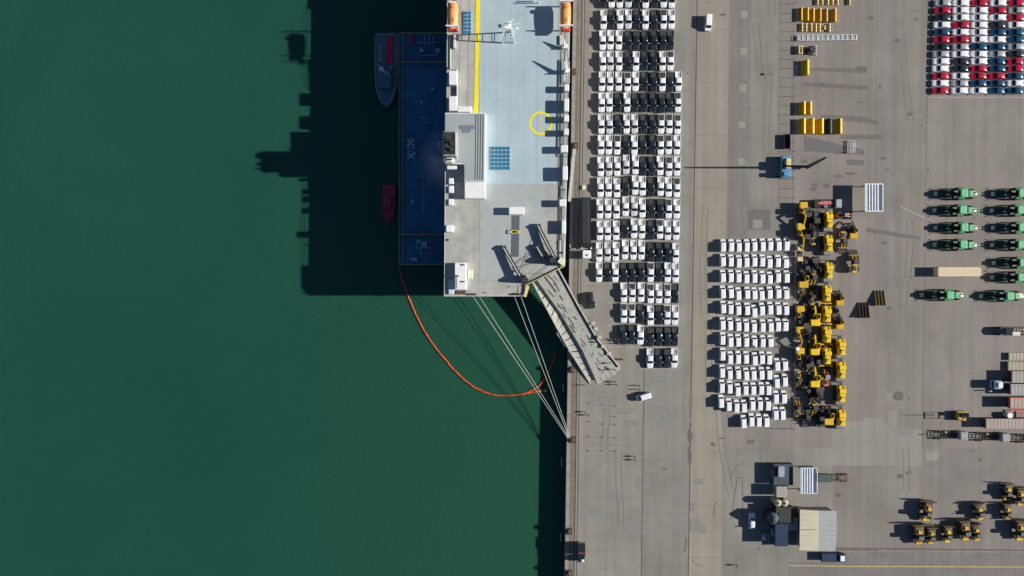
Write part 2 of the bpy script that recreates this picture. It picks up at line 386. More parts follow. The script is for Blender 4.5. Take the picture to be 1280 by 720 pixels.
# quay: cope kerb and wall
mb = MB()
for y0, y1 in [(Y0, Y1)]:
    a, b = G(QE(y0),y0), G(QE(y1),y1)
    for (u0,u1,z0,z1) in ((0,.9,-.001,.14),):
        mb.add([(a[0]+u0,a[1],z1),(b[0]+u0,b[1],z1),(b[0]+u1,b[1],z1),(a[0]+u1,a[1],z1),(a[0]+u0,a[1],z0),(b[0]+u0,b[1],z0),(b[0]+u1,b[1],z0),(a[0]+u1,a[1],z0)],
               [(0,1,2,3),(4,5,1,0)[::-1],(3,2,6,7)[::-1]])
tag(mb.build('quay_kerb', mat('kerb_brown', (.30,.265,.235), .9, var=.2, scale=.8)), kind='structure')
mb = MB(); a, b = G(QE(Y0),Y0), G(QE(Y1),Y1)
mb.add([(a[0]+.01,a[1],-.01),(b[0]+.01,b[1],-.01),(b[0]+.01,b[1],-16),(a[0]+.01,a[1],-16)], [(0,1,2,3)])
tag(mb.build('quay_wall', mat('wall_concrete', (.16,.14,.12), .9, var=.3, scale=.6)), 'dark concrete quay wall dropping into the green water', 'wall')

# ---------------- roll-on ship ----------------
DZ = 18.4
def S(px, py, dz=0): return GV(px, py, DZ+dz)
ship = thing('cargo_ship', 'large roll-on roll-off ship with pale deck moored along the quay', 'ship', (0, 0, ZW))
def shp(mb, name, m, parent=None, smooth=False):   # vertices are in world space
    o = mb.build(name, m, parent if parent is not None else ship, smooth)
    if parent is None: o.location = (0, 0, -ZW)
    return o
def P2(x, y, dz=0): v = S(x, y, dz); return (v.x, v.y)
deckpoly = [P2(555.3,370.5),P2(657,370.5),P2(658,356),P2(704,331.5),P2(706.5,331),P2(713.2,0),P2(716.6,-160)]
bow = [(P2(716.6,-160)[0]-2, 135), (10, 160), (4, 182), (-1, 190), (-7, 182), (-12.5, 160), (-14.5, 135)]
outline = deckpoly + bow + [P2(560.2,-160), P2(559.3,0)]
mb = MB(); o2 = [(x*.985-.02, y) for x, y in outline]
# hull flares slightly inward at the waterline
n = len(outline)
mb.rings([[(x*.97, y+(.6 if y<0 else -.5), ZW-5) for x, y in outline], [(x*.985, y, ZW+3) for x, y in outline], [(x, y, DZ-3) for x, y in outline], [(x, y, DZ-.02) for x, y in outline]])
hull = shp(mb, 'hull', hullm)
def dsheet(name, pts, m, z=.0, thick=.02, parent=None):
    mb = MB(); g = [P2(*p) for p in pts]; mb.prism(g, DZ-.02+z-.0, DZ+z+thick); return shp(mb, name, m, parent)
mb = MB(); mb.prism(outline, DZ-.019, DZ); deck = shp(mb, 'deck', deckg)
dsheet('deck_coating', [(597,-160),(697.5,-160),(697,0),(695,230),(600,230)], deckb, .01)
dsheet('deck_coating', [(600,230.5),(682,230.5),(680,290),(640,350),(600,352)], mat('deck_worn_blue', (.385,.415,.41), .7, var=.05, scale=.9, var2=.07, scale2=.15), .01)
dsheet('yellow_line', [(595.5,-160),(600,-160),(599.6,0),(597.8,141),(592.3,141),(594.9,0)], dyel, .04)
# deck seams
mb = MB()
for x in (606, 622, 638, 656, 672, 688):
    a, b = S(x+.8, -20), S(x-1.6, 230); mb.beam((a.x,a.y,DZ+.035), (b.x,b.y,DZ+.035), .05, .01)
for x in (566, 575, 586):
    a, b = S(x+.6, 0), S(x-1.5, 140); mb.beam((a.x,a.y,DZ+.035), (b.x,b.y,DZ+.035), .06, .01)
for y in (252, 285, 318, 352):
    a, b = S(560, y), S(636, y-.5); mb.beam((a.x,a.y,DZ+.035), (b.x,b.y,DZ+.035), .05, .01)
shp(mb, 'deck_seam', mat('seam_grey', (.30,.34,.34), .8))
# winch circle
mb = MB(); c = S(676, 154); N = 48; ro, ri = 3.05, 2.45
mb.add([(c.x+(ro if k%2==0 else ri)*math.cos(2*math.pi*(k//2)/N), c.y+(ro if k%2==0 else ri)*math.sin(2*math.pi*(k//2)/N), DZ+.055) for k in range(2*N)],
       [(2*k, 2*((k+1)%N), 2*((k+1)%N)+1, 2*k+1) for k in range(N)])
circ = shp(mb, 'winch_circle', dyel)
def textmesh(name, body, size, loc, rz, m, parent, extr=.01, sx=1):
    cu = bpy.data.curves.new(name, 'FONT'); cu.body = body; cu.size = size; cu.extrude = extr; cu.align_x = 'CENTER'; cu.align_y = 'CENTER'
    t = bpy.data.objects.new(name, cu); C.objects.link(t); dg = bpy.context.evaluated_depsgraph_get(); dg.update()
    me = bpy.data.meshes.new_from_object(t.evaluated_get(dg)); bpy.data.objects.remove(t)
    me.materials.clear(); me.materials.append(m)
    o = bpy.data.objects.new(name, me); C.objects.link(o); o.parent = parent; o.location = loc; o.rotation_euler = (0,0,rz); o.scale = (sx,1,1); return o
textmesh('winch_lettering', 'WINCH ONLY', 1.25, (c.x, c.y, DZ+.07), R(90), mat('pale_yellow_letters', (.80,.66,.30), .7), circ, sx=.62)

def sbox(name, x0, x1, y0, y1, h, m=shipw, parent=None, z0=0, b=.12, mbb=None):
    # (x0..x1, y0..y1) are the photo bounds of the roof at height h over the deck
    a = S(x0, y1, h); c = S(x1, y0, h); mb = mbb or MB()
    mb.bbox(a.x, c.x, a.y, c.y, DZ+z0, DZ+h, b)
    return None if mbb else shp(mb, name, m, parent)
# superstructure
mb = MB()
poly = [S(556.5,141,3),S(607.3,141,3),S(606.3,227,3),S(580.5,227,3),S(580.5,205,3),S(568,205,3),S(556.2,205,3)]
mb.prism([(p.x,p.y) for p in poly], DZ+.0, DZ+3.0); sup = shp(mb, 'superstructure', shipw)
def sub(mb, name, m, parent, smooth=False): return mb.build(name, m, parent, smooth)
mb = MB(); mb.prism([(p.x,p.y) for p in [S(557.2,142,3),S(606.0,142,3),S(605,226.3,3),S(581.2,226.3,3),S(581.2,204.2,3),S(557,204.2,3)]], DZ+3.0, DZ+3.05); sub(mb, 'roof', roofg, sup)
mb = MB()
for x in (595, 598, 601, 604):
    p, q = S(x+.3,143,3), S(x-.6,225,3); sub(MB().beam((p.x,p.y,DZ+3.1), (q.x,q.y,DZ+3.1), .10, .1),'roof_rib', gsteel, sup)
mb = MB(); 
for q in ([(574,156.5),(593,156.5),(593,161.5),(589,161.5),(587,166),(578,166),(578,162),(574,162)],):
    pp = [S(*t,3.1) for t in q]; mb.prism([(t.x,t.y) for t in pp], DZ+3.051, DZ+3.12)
sub(mb, 'roof_hatch', mat('hatch_slate', (.17,.20,.25), .7), sup)
sbox('deck_house', 580.5, 606.8, 227.6, 248, 2.4)
sbox('deck_house', 571.5, 589, 132.7, 140, 2.2)
# funnel
mb = MB(); a, c = S(552.8, 194.5, 8), S(570.5, 163.5, 8)
mb.bbox(a.x, c.x, a.y, c.y, DZ+3, DZ+7.6, .25); fun = shp(mb, 'funnel', mat('funnel_grey', (.32,.33,.31), .6, var=.1, scale=.7))
mb = MB(); mb.box(a.x+.35, c.x-.3, a.y+.35, c.y-.3, DZ+7.6, DZ+7.66); sub(mb, 'funnel_top', blackm, fun)
for (px, py, r) in ((559.5,170,.95),(564.5,179,.55),(558,182,.5),(564,187,.45),(556.5,189,.3)):
    mb = MB(); p = S(px, py, 8); mb.cyl((p.x,p.y,DZ+7.66), r, .9, 'z', 14); 
    mb.cyl((p.x,p.y,DZ+8.56), r*.8, .05, 'z', 14)
    sub(mb, 'exhaust_pipe', steel, fun, False)
mb = MB(); a, c = S(553.5, 203.5, 5), S(568, 195.2, 5); mb.bbox(a.x, c.x, a.y, c.y, DZ+3, DZ+5, .5); shp(mb, 'vent_trunk', mat('vent_olive_white', (.55,.55,.48), .6, var=.15, scale=1))
# railings round the funnel platform
mb = MB()
for q in ([(568.6,160),(572,160),(572,200)],[(551.5,186),(548.5,186),(548.5,178),(551.5,178)]):
    pp = [S(*t,5) for t in q]; mb.tube([(t.x,t.y,DZ+5) for t in pp], .05)
shp(mb, 'platform_rail', shipw)
# vent houses, both sides
vl = [(561,571.5,88,106,2.2),(561,571,120,138.5,2.2),(558.5,571,207,211.5,2.0),(560.8,567,222.5,230,1.6),(560.8,567.2,232,241,1.6),(560.5,566.8,248.5,256.5,1.6),(557.5,566.5,281,290,2.2)]
for q in vl:
    sbox('vent_house', *q)
vr = [(705.4,711.3,105,113.5,2.7),(705.2,711.2,122.8,139,2.7),(705,711,143.3,151.8,2.7),(704.8,710.8,160.5,168.5,2.7),(701,709.8,181.2,190.2,2.7),(703.2,709.6,207.5,225,2.8),(699.2,707.6,249,257.8,2.6),(702,707.4,275.3,292,2.0)]
for q in vr: sbox('vent_house', *q)
# aft house at the stern corner
mb = MB(); sbox('', 568.3,583,328.2,362,2.6, mbb=mb); ah = shp(mb, 'deck_house', shipw)
mb = MB()
for (x,y) in ((580,331),(580,352),(573,345)): p = S(x,y,2.8); sub(MB().cyl((p.x,p.y,DZ+2.6), .22, .5, 'z', 10),'roof_vent',gsteel,ah)
p,q = S(570.5,346,2.6),S(570.5,361,2.6); mb.beam((p.x,p.y,DZ+2.62),(q.x,q.y,DZ+2.62),.3,.06)
sub(mb, 'roof_duct', gsteel, ah)
sbox('deck_locker', 560.5,567.5,350,368,1.2, mat('pale_blue_locker', (.55,.65,.72), .5))
sbox('deck_locker', 584.5,591,336.5,348.5,.5, mat('cream_hatch', (.62,.62,.50), .6))
sbox('deck_locker', 569,582,363,368,.9, rust)
# access house amidships with its dark companion ramp
sbox('deck_house', 636,655,258.5,268,2.3)
dsheet('companion_trench', [(639.6,269.5),(649.5,269.5),(648.4,321),(638.6,321)], mat('trench_dark', (.10,.11,.13), .8, var=.15, scale=1), .04)
mb = MB()
for q in ((638.5,287.6,649.8,288.3),(638.5,291.2,649.8,291.9),(638.5,287.6,640,292.2),(647.6,287.6,649.8,292.2)):
    a, c = S(q[0],q[3],.8), S(q[2],q[1],.8); mb.box(a.x,c.x,a.y,c.y,DZ+.65,DZ+.8)
for x,y in ((639,288),(649,288),(639,292),(649,292)):
    a = S(x,y); mb.box(a.x-.06,a.x+.06,a.y-.06,a.y+.06,DZ,DZ+.65)
shp(mb, 'yellow_barrier', dyel)
# solar panels: one frame and its cells each
def solar_array(x0,x1,y0,y1,nx,ny):
    mb = MB(); a,c = S(x0,y1,.3),S(x1,y0,.3); mb.box(a.x,c.x,a.y,c.y,DZ+.05,DZ+.3); fr = shp(mb,'solar_panel',linec)
    mb = MB(); w, h = (c.x-a.x)/nx, (c.y-a.y)/ny
    for i in range(nx):
        for j in range(ny): mb.box(a.x+i*w+.06,a.x+(i+1)*w-.06,a.y+j*h+.07,a.y+(j+1)*h-.07,DZ+.3,DZ+.33)
    sub(mb,'solar_cell',solar,fr)
solar_array(613,637.5,183,212.5,5,6); solar_array(579.2,589,14,42.5,2,6)
# lattice radar mast
base = [S(627.5,54),S(643,54),S(642.2,40.5),S(628.2,40.5)]; cx = sum(p.x for p in base)/4; cy = sum(p.y for p in base)/4
mb = MB(); top = []
for p in base:
    q = Vector((cx+(p.x-cx)*.28, cy+(p.y-cy)*.28, DZ+10)); top.append(q); mb.beam(p, q, .24, .24, .16, .16)
for f in (.12,.3,.5,.7,.87):
    ring = [b.lerp(t, f) for b, t in zip(base, top)]
    for i in range(4): mb.beam(ring[i], ring[(i+1)%4], .09, .09)
fs = (0,.3,.5,.7,.87)
for a, b in zip(fs[:-1], fs[1:]):
    r0 = [p.lerp(t, a) for p, t in zip(base, top)]; r1 = [p.lerp(t, b) for p, t in zip(base, top)]
    for i in range(4): mb.beam(r0[i], r1[(i+1)%4], .06, .06) if i%2 == 0 else None
mst = shp(mb, 'radar_mast', shipw)
sub(MB().box(cx-.9,cx+.9,cy-.7,cy+.7,DZ+9.9,DZ+10.05),'mast_platform',shipw,mst); sub(MB().box(cx-.8,cx+.8,cy-.6,cy+.6,DZ+7.4,DZ+7.5),'mast_platform',shipw,mst)
mb = MB(); mb.box(cx-1.5,cx-.1,cy-.25,cy,DZ+10.8,DZ+11.0); mb.cyl((cx-.7,cy-.12,DZ+10.05),.15,.76,'z',8); sub(mb,'radar_scanner',shipw,mst)
mb = MB(); mb.box(cx-.2,cx+1.5,cy+.4,cy+.6,DZ+11.6,DZ+11.8,rot=.5); mb.cyl((cx+.6,cy+.5,DZ+10.05),.12,1.56,'z',8)
sub(mb,'radar_scanner',shipw,mst)
mb = MB(); mb.beam((cx-2.6,cy+.3,DZ+8.6),(cx+2.8,cy+.9,DZ+8.6),.12,.12); mb.beam((cx-2.4,cy-1.1,DZ+9.3),(cx+2.4,cy-.6,DZ+9.3),.1,.1); mb.cyl((cx,cy,DZ+10.05),.12,3.2,'z',8); mb.cyl((cx+2.2,cy-.4,DZ+8.6),.35,.6,'z',10); mb.cyl((cx-2,cy+.2,DZ+8.6),.45,.5,'z',10)
sub(mb,'mast_yard',shipw,mst)
# rails round the deck
mb = MB()
def rail(pts, h, r=.05, posts=6.0, nm='railing', m=None):
    mb = MB()
    for i in range(len(pts)-1):
        p, q = S(*pts[i]), S(*pts[i+1]); L = (q-p).length
        for z in ((h, h*.5) if h < 1.5 else (h,)): mb.beam((p.x,p.y,DZ+z),(q.x,q.y,DZ+z),r*1.6,r*1.6)
        for k in range(int(L/posts)+1):
            t = p.lerp(q, k/max(1,int(L/posts))); mb.box(t.x-r/2,t.x+r/2,t.y-r/2,t.y+r/2,DZ,DZ+h)
    shp(mb, nm, m or shipw)
rail([(559.6,-30),(559.2,85)],1.1); rail([(557,215),(555.8,369.8),(656,369.8),(657.3,357)],1.1); rail([(705.5,331),(708.6,180),(712.5,-30)],1.1)
rail([(710.6,75),(708.6,196)],1.5,.14,6,'pipe_run',gsteel); rail([(702.6,110),(700.8,300)],.35,.05,30,'pipe_run',gsteel); rail([(704.6,180),(702.2,330)],.35,.05,30,'pipe_run',gsteel)
# plates and vents in the side gutters
mb = MB()
for (x,y,w,h,z) in [(706,83,2.6,1,.4),(706,90,2,1.4,1.2),(704,103,3,1,.5),(709,88,1,1.6,1.8),(702.5,237,4,1.2,.5),(696,303,3,1,.3),(703,309,1,5,.3),(636,358,2.5,1,.3),(605,365,3,1,.3),(645,366,1,1,.6),(562.6,45,1.2,1.2,.9),(562.6,58,3.6,1.2,.8)]:
    a,c = S(x,y+h),S(x+w,y); shp(MB().bbox(a.x,c.x,a.y,c.y,DZ,DZ+z,.05),'deck_fitting',steel)
mb = MB()
for (x0,x1,y0,y1,z) in [(699.5,703,44,56,.5),(700,711,58,62,.4),(702,712,76,104,.35),(700,703,232,247,.25),(561.5,565,44,60,.6),(566.5,569.3,42,60,1.3),(562.3,563.4,60,86,.7),(570.6,571.7,86,140,.9),(698,706,300,322,.3)]:
    a,c = S(x0,y1,z),S(x1,y0,z); shp(MB().bbox(a.x,c.x,a.y,c.y,DZ,DZ+z,.05),'side_locker',mat('worn_white', (.55,.57,.53), .6, var=.2, scale=1.5))
# small cranes by the starboard rail
def deck_crane(px,py,tx,ty,h0,h1,bk):
    p = S(px,py); t = Vector((*P2(tx,ty,h1), DZ+h1)); mb = MB(); mb.cyl((p.x,p.y,DZ),.5,h0,'z',12); mb.box(p.x-.7,p.x+.7,p.y-.5,p.y+.5,DZ+h0,DZ+h0+1.0)
    o = shp(mb,'deck_crane',shipw); mb = MB(); s = Vector((p.x,p.y,DZ+h0+.7)); mb.beam(s,t,.75,.8,.18,.2); u = s-(t-s)*.0+Vector((-bk*.4,-.4*bk,.9*bk)); mb.beam(s,u,.4,.4,.12,.12); sub(mb,'crane_jib',shipw,o)
deck_crane(708,91,707.5,70,1.2,4.6,1.2); deck_crane(706,60,705,48,.6,2.9,.4)
# davit frames and top masts
def davit(px0,px1,y):
    a,c = S(px0,y),S(px1,y); mb = MB()
    for x in (a.x+.2,c.x-.2): mb.box(x-.14,x+.14,a.y-.18,a.y+.18,DZ,DZ+4.4)
    mb.beam((a.x-.2,a.y,DZ+4.5),(c.x+.6*(1 if px0>640 else 0),a.y,DZ+4.5),.3,.35); mb.beam((a.x,a.y,DZ+.2),(c.x,a.y,DZ+4.3),.2,.2); shp(mb,'davit',shipw)
davit(699,712,8.5); davit(699,712,38.6); davit(560,574,5.5); davit(560,574,39)
mb = MB()
for (x,y,h) in [(673,4,3.6),(667,2,2.5),(670,-4,3.2)]:
    p = S(x,y); mb = MB(); mb.cyl((p.x,p.y,DZ),.13,h,'z',8); mb.beam((p.x-.7,p.y,DZ+h*.8),(p.x+.7,p.y,DZ+h*.8),.08,.08); shp(mb,'antenna',shipw)
# things beyond the top of the picture: the bridge block
sbox('bridge_house', 566,706,-150,-118,9); sbox('deck_house', 575,590,-60,-30,2.5)
# mooring bitts at stern
mb = MB()
for (x,y) in [(590,368),(594,368),(644,368),(649,368),(560,300),(702.5,316)]:
    p = S(x,y); shp(MB().cyl((p.x,p.y,DZ),.28,.8,'z',10),'bitt',steel)

# stern quarter ramp
RH = 2.4
def Rp(px,py,z): v = GV(px,py,z); return v
def lerp(a,b,t): return a+(b-a)*t
KL = [(671,351),(700,391.7),(727.8,439),(744,475)]; RL_ = [(698,334.5),(722,379),(747,423),(775,458.5)]; OL = [(665,353),(694.5,408),(712,439.5),(737,479)]
ZT = [RH+1.5, RH-.4, 1.3, .2]
KLp = [Rp(x,y,z) for (x,y),z in zip(KL,ZT)]; RRp = [Rp(x,y,z) for (x,y),z in zip(RL_,ZT)]
def slab(mb, q, th):
    mb.rings([[tuple(p-Vector((0,0,th))) for p in q], [tuple(p) for p in q]])
def along(a,b,t): return a.lerp(b,t)
mb = MB()
for k in range(3): slab(mb,[KLp[k],KLp[k+1],RRp[k+1],RRp[k]],.45)
ramp = shp(mb,'stern_ramp',rampm)
# light outer walkway plates with an uneven edge
rq_ = random.Random(4); OLp = [Rp(x,y,z-.25) for (x,y),z in zip(OL,ZT)]
def poly_at(P, t):
    k = min(2, int(t*3)); return P[k].lerp(P[k+1], t*3-k)
N = 15
for k in range(N):
    t0, t1 = k/N+.004, (k+1)/N-.004; d = rq_.uniform(-.1,.75) if k > 3 else rq_.uniform(0,.2)
    a, b = poly_at(OLp,t0), poly_at(OLp,t1); out = Vector((-.84,-.54,0))*d; ki, kj = poly_at(KLp,t0)-Vector((0,0,.25)), poly_at(KLp,t1)-Vector((0,0,.25))
    mb = MB(); slab(mb,[a+out,b+out,kj,ki],.3); sub(mb,'walkway_plate',rampl,ramp)
for k in range(3):
    mb = MB(); mb.beam(OLp[k]+Vector((.2,0,.1)),OLp[k+1]+Vector((.2,0,.1)),.35,.5); sub(mb,'side_girder',rampl,ramp)
    mb = MB(); mb.beam(KLp[k]+Vector((0,0,.15)),KLp[k+1]+Vector((0,0,.15)),.36,.35); sub(mb,'lane_kerb',steel,ramp)
    mb = MB(); mb.beam(RRp[k]+Vector((-.2,0,.25)),RRp[k+1]+Vector((-.2,0,.25)),.38,.6); sub(mb,'side_girder',rampl,ramp)
    mb = MB(); mb.beam(RRp[k]+Vector((-.75,0,.03)),RRp[k+1]+Vector((-.75,0,.03)),.25,.1); sub(mb,'wheel_groove',steel,ramp)
for x,y,z in ((741,404,2.6),(749,421.5,2.4),(744.5,411,2.0),(754,433,1.8),(761,442,1.4)):
    p = Rp(x,y,z); mb = MB(); mb.bbox(p.x-.55,p.x+.55,p.y-.5,p.y+.5,max(.1,z-1.6),z,.1); sub(mb,'winch_box',rampl,ramp)
# toe flaps
for k in range(5):
    a, b = along(KLp[3],RRp[3],k/5+.01), along(KLp[3],RRp[3],(k+1)/5-.01); d = (KLp[3]-KLp[2]).normalized()*rq_.uniform(.5,1.5)
    a2, b2 = a+d, b+d; a2.z = b2.z = .07; mb = MB()
    mb.rings([[tuple(p-Vector((0,0,.05))) for p in (a,a2,b2,b)],[tuple(p) for p in (a,a2,b2,b)]]); sub(mb,'toe_flap',rampm,ramp)
u, v = Vector(P2(658,356)), Vector(P2(704,331.5)); dd = (v-u).normalized(); nn = Vector((dd.y,-dd.x))*.06
mb = MB(); q0, q1 = u+dd*.6+nn, v-dd*.6+nn
mb.rings([[(*q0,2.6),(*q1,2.6),(*q1,9.0),(*q0,9.0)],[(*(q0+nn),2.6),(*(q1+nn),2.6),(*(q1+nn),9.0),(*(q0+nn),9.0)]]); shp(mb,'stern_door_dark',blackm)  # black plate stands in for the dark inside the door opening
# painted dark strokes, mostly shadows with some rubber marks, seams between its plates
mb = MB(); rr = random.Random(11)
def rq(t, s):      # t along (0..1) s across
    return along(poly_at(KLp,max(0,min(.999,t))), poly_at(RRp,max(0,min(.999,t))), s)
def mark(t0,s0,t1,s1,w):
    a, b = rq(t0,s0), rq(t1,s1); mb = MB(); mb.beam(a+Vector((0,0,.02)), b+Vector((0,0,.02)), w, .03); sub(mb,'ramp_shadow_mark',shadow_marks,ramp)
for i in range(30):
    t = .04+.9*i/29+rr.uniform(-.02,.02); s = rr.choice((.15,.25,.4,.5,.62))+rr.uniform(-.05,.05); k = rr.choice((0,0,0,0,1))
    if k == 0: mark(t,s,min(.98,t+rr.uniform(.035,.075)),s+rr.uniform(-.01,.07),rr.uniform(.2,.36))
    else: mark(t,s,t+.01,s-rr.uniform(.1,.16),rr.uniform(.12,.2))
mark(.0,.35,.16,.40,.5); mark(.0,.48,.08,.58,.35); mark(.08,.58,.17,.54,.3)
mark(.90,.3,.97,.42,.2); mark(.93,.5,.99,.62,.2); mark(.95,.45,.98,.3,.15)
mb = MB()
for t in (.1,.22,.36,.5,.63,.76,.88): 
    a, b = rq(t,.02), rq(t,.96); mb.beam(a+Vector((0,0,.015)), b+Vector((0,0,.015)), .07,.02)
sub(mb,'plate_joint',mat('joint_grey', (.26,.25,.24), .8),ramp)
# ramp well, portal and hoisting gear at the stern quarter
dsheet('ramp_portal', [(640,335),(652,322),(697,312),(704,330),(659,355)], mat('portal_grey', (.38,.38,.35), .7, var=.1, scale=1.2, var2=.1, scale2=.4), .05, .06)
mb = MB(); a,b = S(657,356.5,.5),S(706,332.5,.5); mb.beam(a,b,.28,.4); 
shp(mb,'portal_beam',mat('portal_yellow', (.42,.36,.17), .6, var=.25, scale=1.5))
def arm(x0,y0,x1,y1,h0,h1,w=.95):
    mb = MB(); a,b = S(x0,y0,h0),S(x1,y1,h1); mb.beam(a,b,w,.8); o = shp(mb,'hoisting_arm',steel)
    mb = MB(); n = (b-a).normalized(); s = Vector((n.y,-n.x,0)).normalized()
    mb.tube([a+s*.12+Vector((0,0,.45)), b+s*.12+Vector((0,0,.45))], .17, 8); sub(mb,'hydraulic_rod',rampl,o)
    mb = MB(); mb.box(a.x-.7,a.x+.7,a.y-.3,a.y+.3,a.z-.5,a.z+.5,rot=R(32)); sub(mb,'arm_head',steel,o)
arm(629.5,309.5,652,348,.9,1.6); arm(672.5,282.5,694,324,.9,1.6); arm(671,308.5,680,324,.8,1.0,1.1)
def post(px,py,h,w):
    p = S(px,py); mb = MB(); mb.box(p.x-w/2,p.x+w/2,p.y-w/2,p.y+w/2,DZ,DZ+h,.2,.2,rot=R(30)); mb.beam((p.x,p.y,DZ+h*.75),(p.x-1.8,p.y+2.2,DZ+.6),.3,.3); mb.cyl((p.x-.8,p.y-.3,DZ+h-.1),.5,1.6,'x',10)
    mb.beam((p.x-.9,p.y+1.2,DZ+h*.5),(p.x+.9,p.y-.2,DZ+h*.5),.5,.4)
    shp(mb,'hoisting_post',steel)
post(655.5,349,3.0,1.6); post(690,325,3.2,1.7)
p = S(702.5,326.5,3.4); mb = MB(); mb.box(p.x-.85,p.x+.85,p.y-.75,p.y+.75,DZ,DZ+2.4,.05,.05,rot=R(-35)); shp(mb,'winch_house',mat('winch_cream', (.78,.77,.62), .5))
mb = MB()
for q in [((660,357),(656,371)),((700,331),(706,331))]:
    a,b = S(*q[0]),S(*q[1]); shp(MB().beam((a.x,a.y,DZ+.3),(b.x,b.y,DZ+.3),.8,.5),'corner_bracket',palev)
mb = MB()
for (x0,y0,x1,y1) in [(640,336,700,320),(645,330,690,300),(650,345,672,290),(660,352,698,322),(655,342,690,342)]:
    a,b = S(x0,y0,.5),S(x1,y1,.5); shp(MB().tube([a,b],.045,5),'hoist_cable',steel)

# lifeboats
def make_lifeboat():
    t = thing('lifeboat','', 'lifeboat', group='orange lifeboats on the ship rails')
    L, W = 7.0, 2.6; rs = []
    for (y,w,z0,z1) in [(-3.6,.55,.5,1.6),(-3.1,1.05,.2,2.0),(-2.0,1.3,.0,2.2),(0,1.35,0,2.3),(2.0,1.35,0,2.3),(3.1,1.25,.15,2.1),(3.5,1.05,.4,1.7)]:
        rs.append([(w*a, y, z0+(z1-z0)*b) for a,b in ((-.35,0),(-.9,.3),(-1,.55),(-.8,.85),(-.3,1),(.3,1),(.8,.85),(1,.55),(.9,.3),(.35,0))])
    MB().rings(rs).build('boat_hull', mat('lifeboat_orange', (.88,.36,.12), .4, var=.08, scale=1.5), t, True)
    mb = MB(); mb.bbox(-.5,.5,1.7,2.7,2.1,2.9,.15); mb.build('helm_turret', orange, t)
    MB().box(-.25,.25,-1.6,.6,2.2,2.27).build('roof_hatch', mat('rust_orange_dark', (.45,.16,.06), .6), t)
    mb = MB(); mb.bbox(-1.15,1.15,-3.9,-2.9,1.1,1.9,.2); mb.build('bow_cover', mat('lifeboat_red', (.55,.05,.03), .5), t)
    MB().box(-1.0,1.0,3.3,3.6,1.3,2.0).build('white_band', shipw, t); MB().box(-.8,.8,-2.95,-2.8,1.7,2.25).build('white_band', shipw, t)
    return t
LB = Placer(make_lifeboat)
p = S(566,21,3); LB((p.x,p.y,DZ+1.9),0,'orange enclosed lifeboat on the water side of the ship','orange lifeboats on the ship rails')
p = S(707,21,3); LB((p.x,p.y,DZ+1.9),0,'orange enclosed lifeboat on the quay side of the ship','orange lifeboats on the ship rails')
# ---------------- craft in the ship's shadow ----------------
WZ = lambda px,py,dz=0: GV(px,py,ZW+dz)
barge = thing('bunker_barge','long navy blue flat barge lettered SC-X alongside the ship in its shadow','barge',(0,0,ZW))
def bp(mb,name,m,parent=None,smooth=False):
    o = mb.build(name,m,parent or barge,smooth)
    if parent is None: o.location = (0,0,-ZW)
    return o
BH = 2.2
a, c = WZ(498.3,331,BH), WZ(563.5,41,BH); bx1 = -17.35
mb = MB(); mb.bbox(a.x,bx1,a.y,c.y,ZW-1.5,ZW+BH,.15); bp(mb,'hull',bargem)
mb = MB()
zt = ZW+BH
for x in (a.x+.15, a.x+1.15): mb.box(x-.08,x+.08,a.y+.2,c.y-.2,zt,zt+.35)
for y in (a.y+.15, c.y-.15, WZ(0,293,BH).y, WZ(0,78,BH).y): mb.box(a.x+.2,bx1-.2,y-.1,y+.1,zt,zt+.4)
for k in range(40): 
    y = a.y+.5+k*(c.y-a.y-1)/39; mb.box(a.x+.04,a.x+.2,y-.06,y+.06,zt,zt+.9)
bp(mb,'deck_rail',olive)
mb = MB(); yy = WZ(0,293,BH).y
mb.box(a.x+1.6,bx1-1.2,yy+1.2,WZ(0,80,BH).y-1,zt,zt+.12); bp(mb,'cargo_deck',mat('barge_deck_blue', (.018,.155,.31), .55, var=.2, scale=.6, var2=.3, scale2=.2))
mb = MB(); q = WZ(530,225,BH); e = WZ(530,268,BH); mb.tube([(q.x-1.6,q.y+1,zt+1.2),(q.x-.3,q.y+.8,zt+1.4),(q.x,q.y,zt+1.4),(e.x,e.y,zt+1.0)],.12,8); mb.cyl((q.x,q.y,zt),.25,1.4,'z',8); bp(mb,'crane_boom',gsteel)
mb = MB()
for (x,y) in [(527,128),(518,192),(541,112),(516,252),(523,302)]: q = WZ(x,y,BH); mb.cyl((q.x,q.y,zt+.12),.55,.5,'z',12)
for (x0,y0,x1,y1) in [(522,54,550,54),(527,70,547,70),(532,44,532,60),(537,44,537,60),(542,44,542,60),(520,310,543,310),(527,300,527,318),(538,300,538,318),(527,148,536,148),(527,154,536,154)]:
    p,q = WZ(x0,y0,BH),WZ(x1,y1,BH); mb.tube([(p.x,p.y,zt+.6),(q.x,q.y,zt+.6)],.13,6)
for (x,y,w,h,z) in [(525,62,5,4,1.2),(545,62,6,5,1.5),(529,302,6,7,1.8),(514,322,8,4,.8)]:
    p,q = WZ(x,y+h,BH),WZ(x+w,y,BH); mb.bbox(p.x,q.x,p.y,q.y,zt,zt+z,.08)
bp(mb,'deck_pipework',mat('barge_fittings', (.25,.38,.50), .5, var=.3, scale=1))
mb = MB(); p,q = WZ(512.5,56,BH),WZ(516,44,BH); mb.bbox(p.x,q.x,p.y,q.y,zt,zt+.5,.05); bp(mb,'hose_box',tugred)
q = WZ(513,186,BH+.2); textmesh('barge_lettering','SC-X',2.6,(q.x,q.y,zt+.2-ZW),R(-90),mat('lettering_white', (.75,.78,.80), .7),barge)

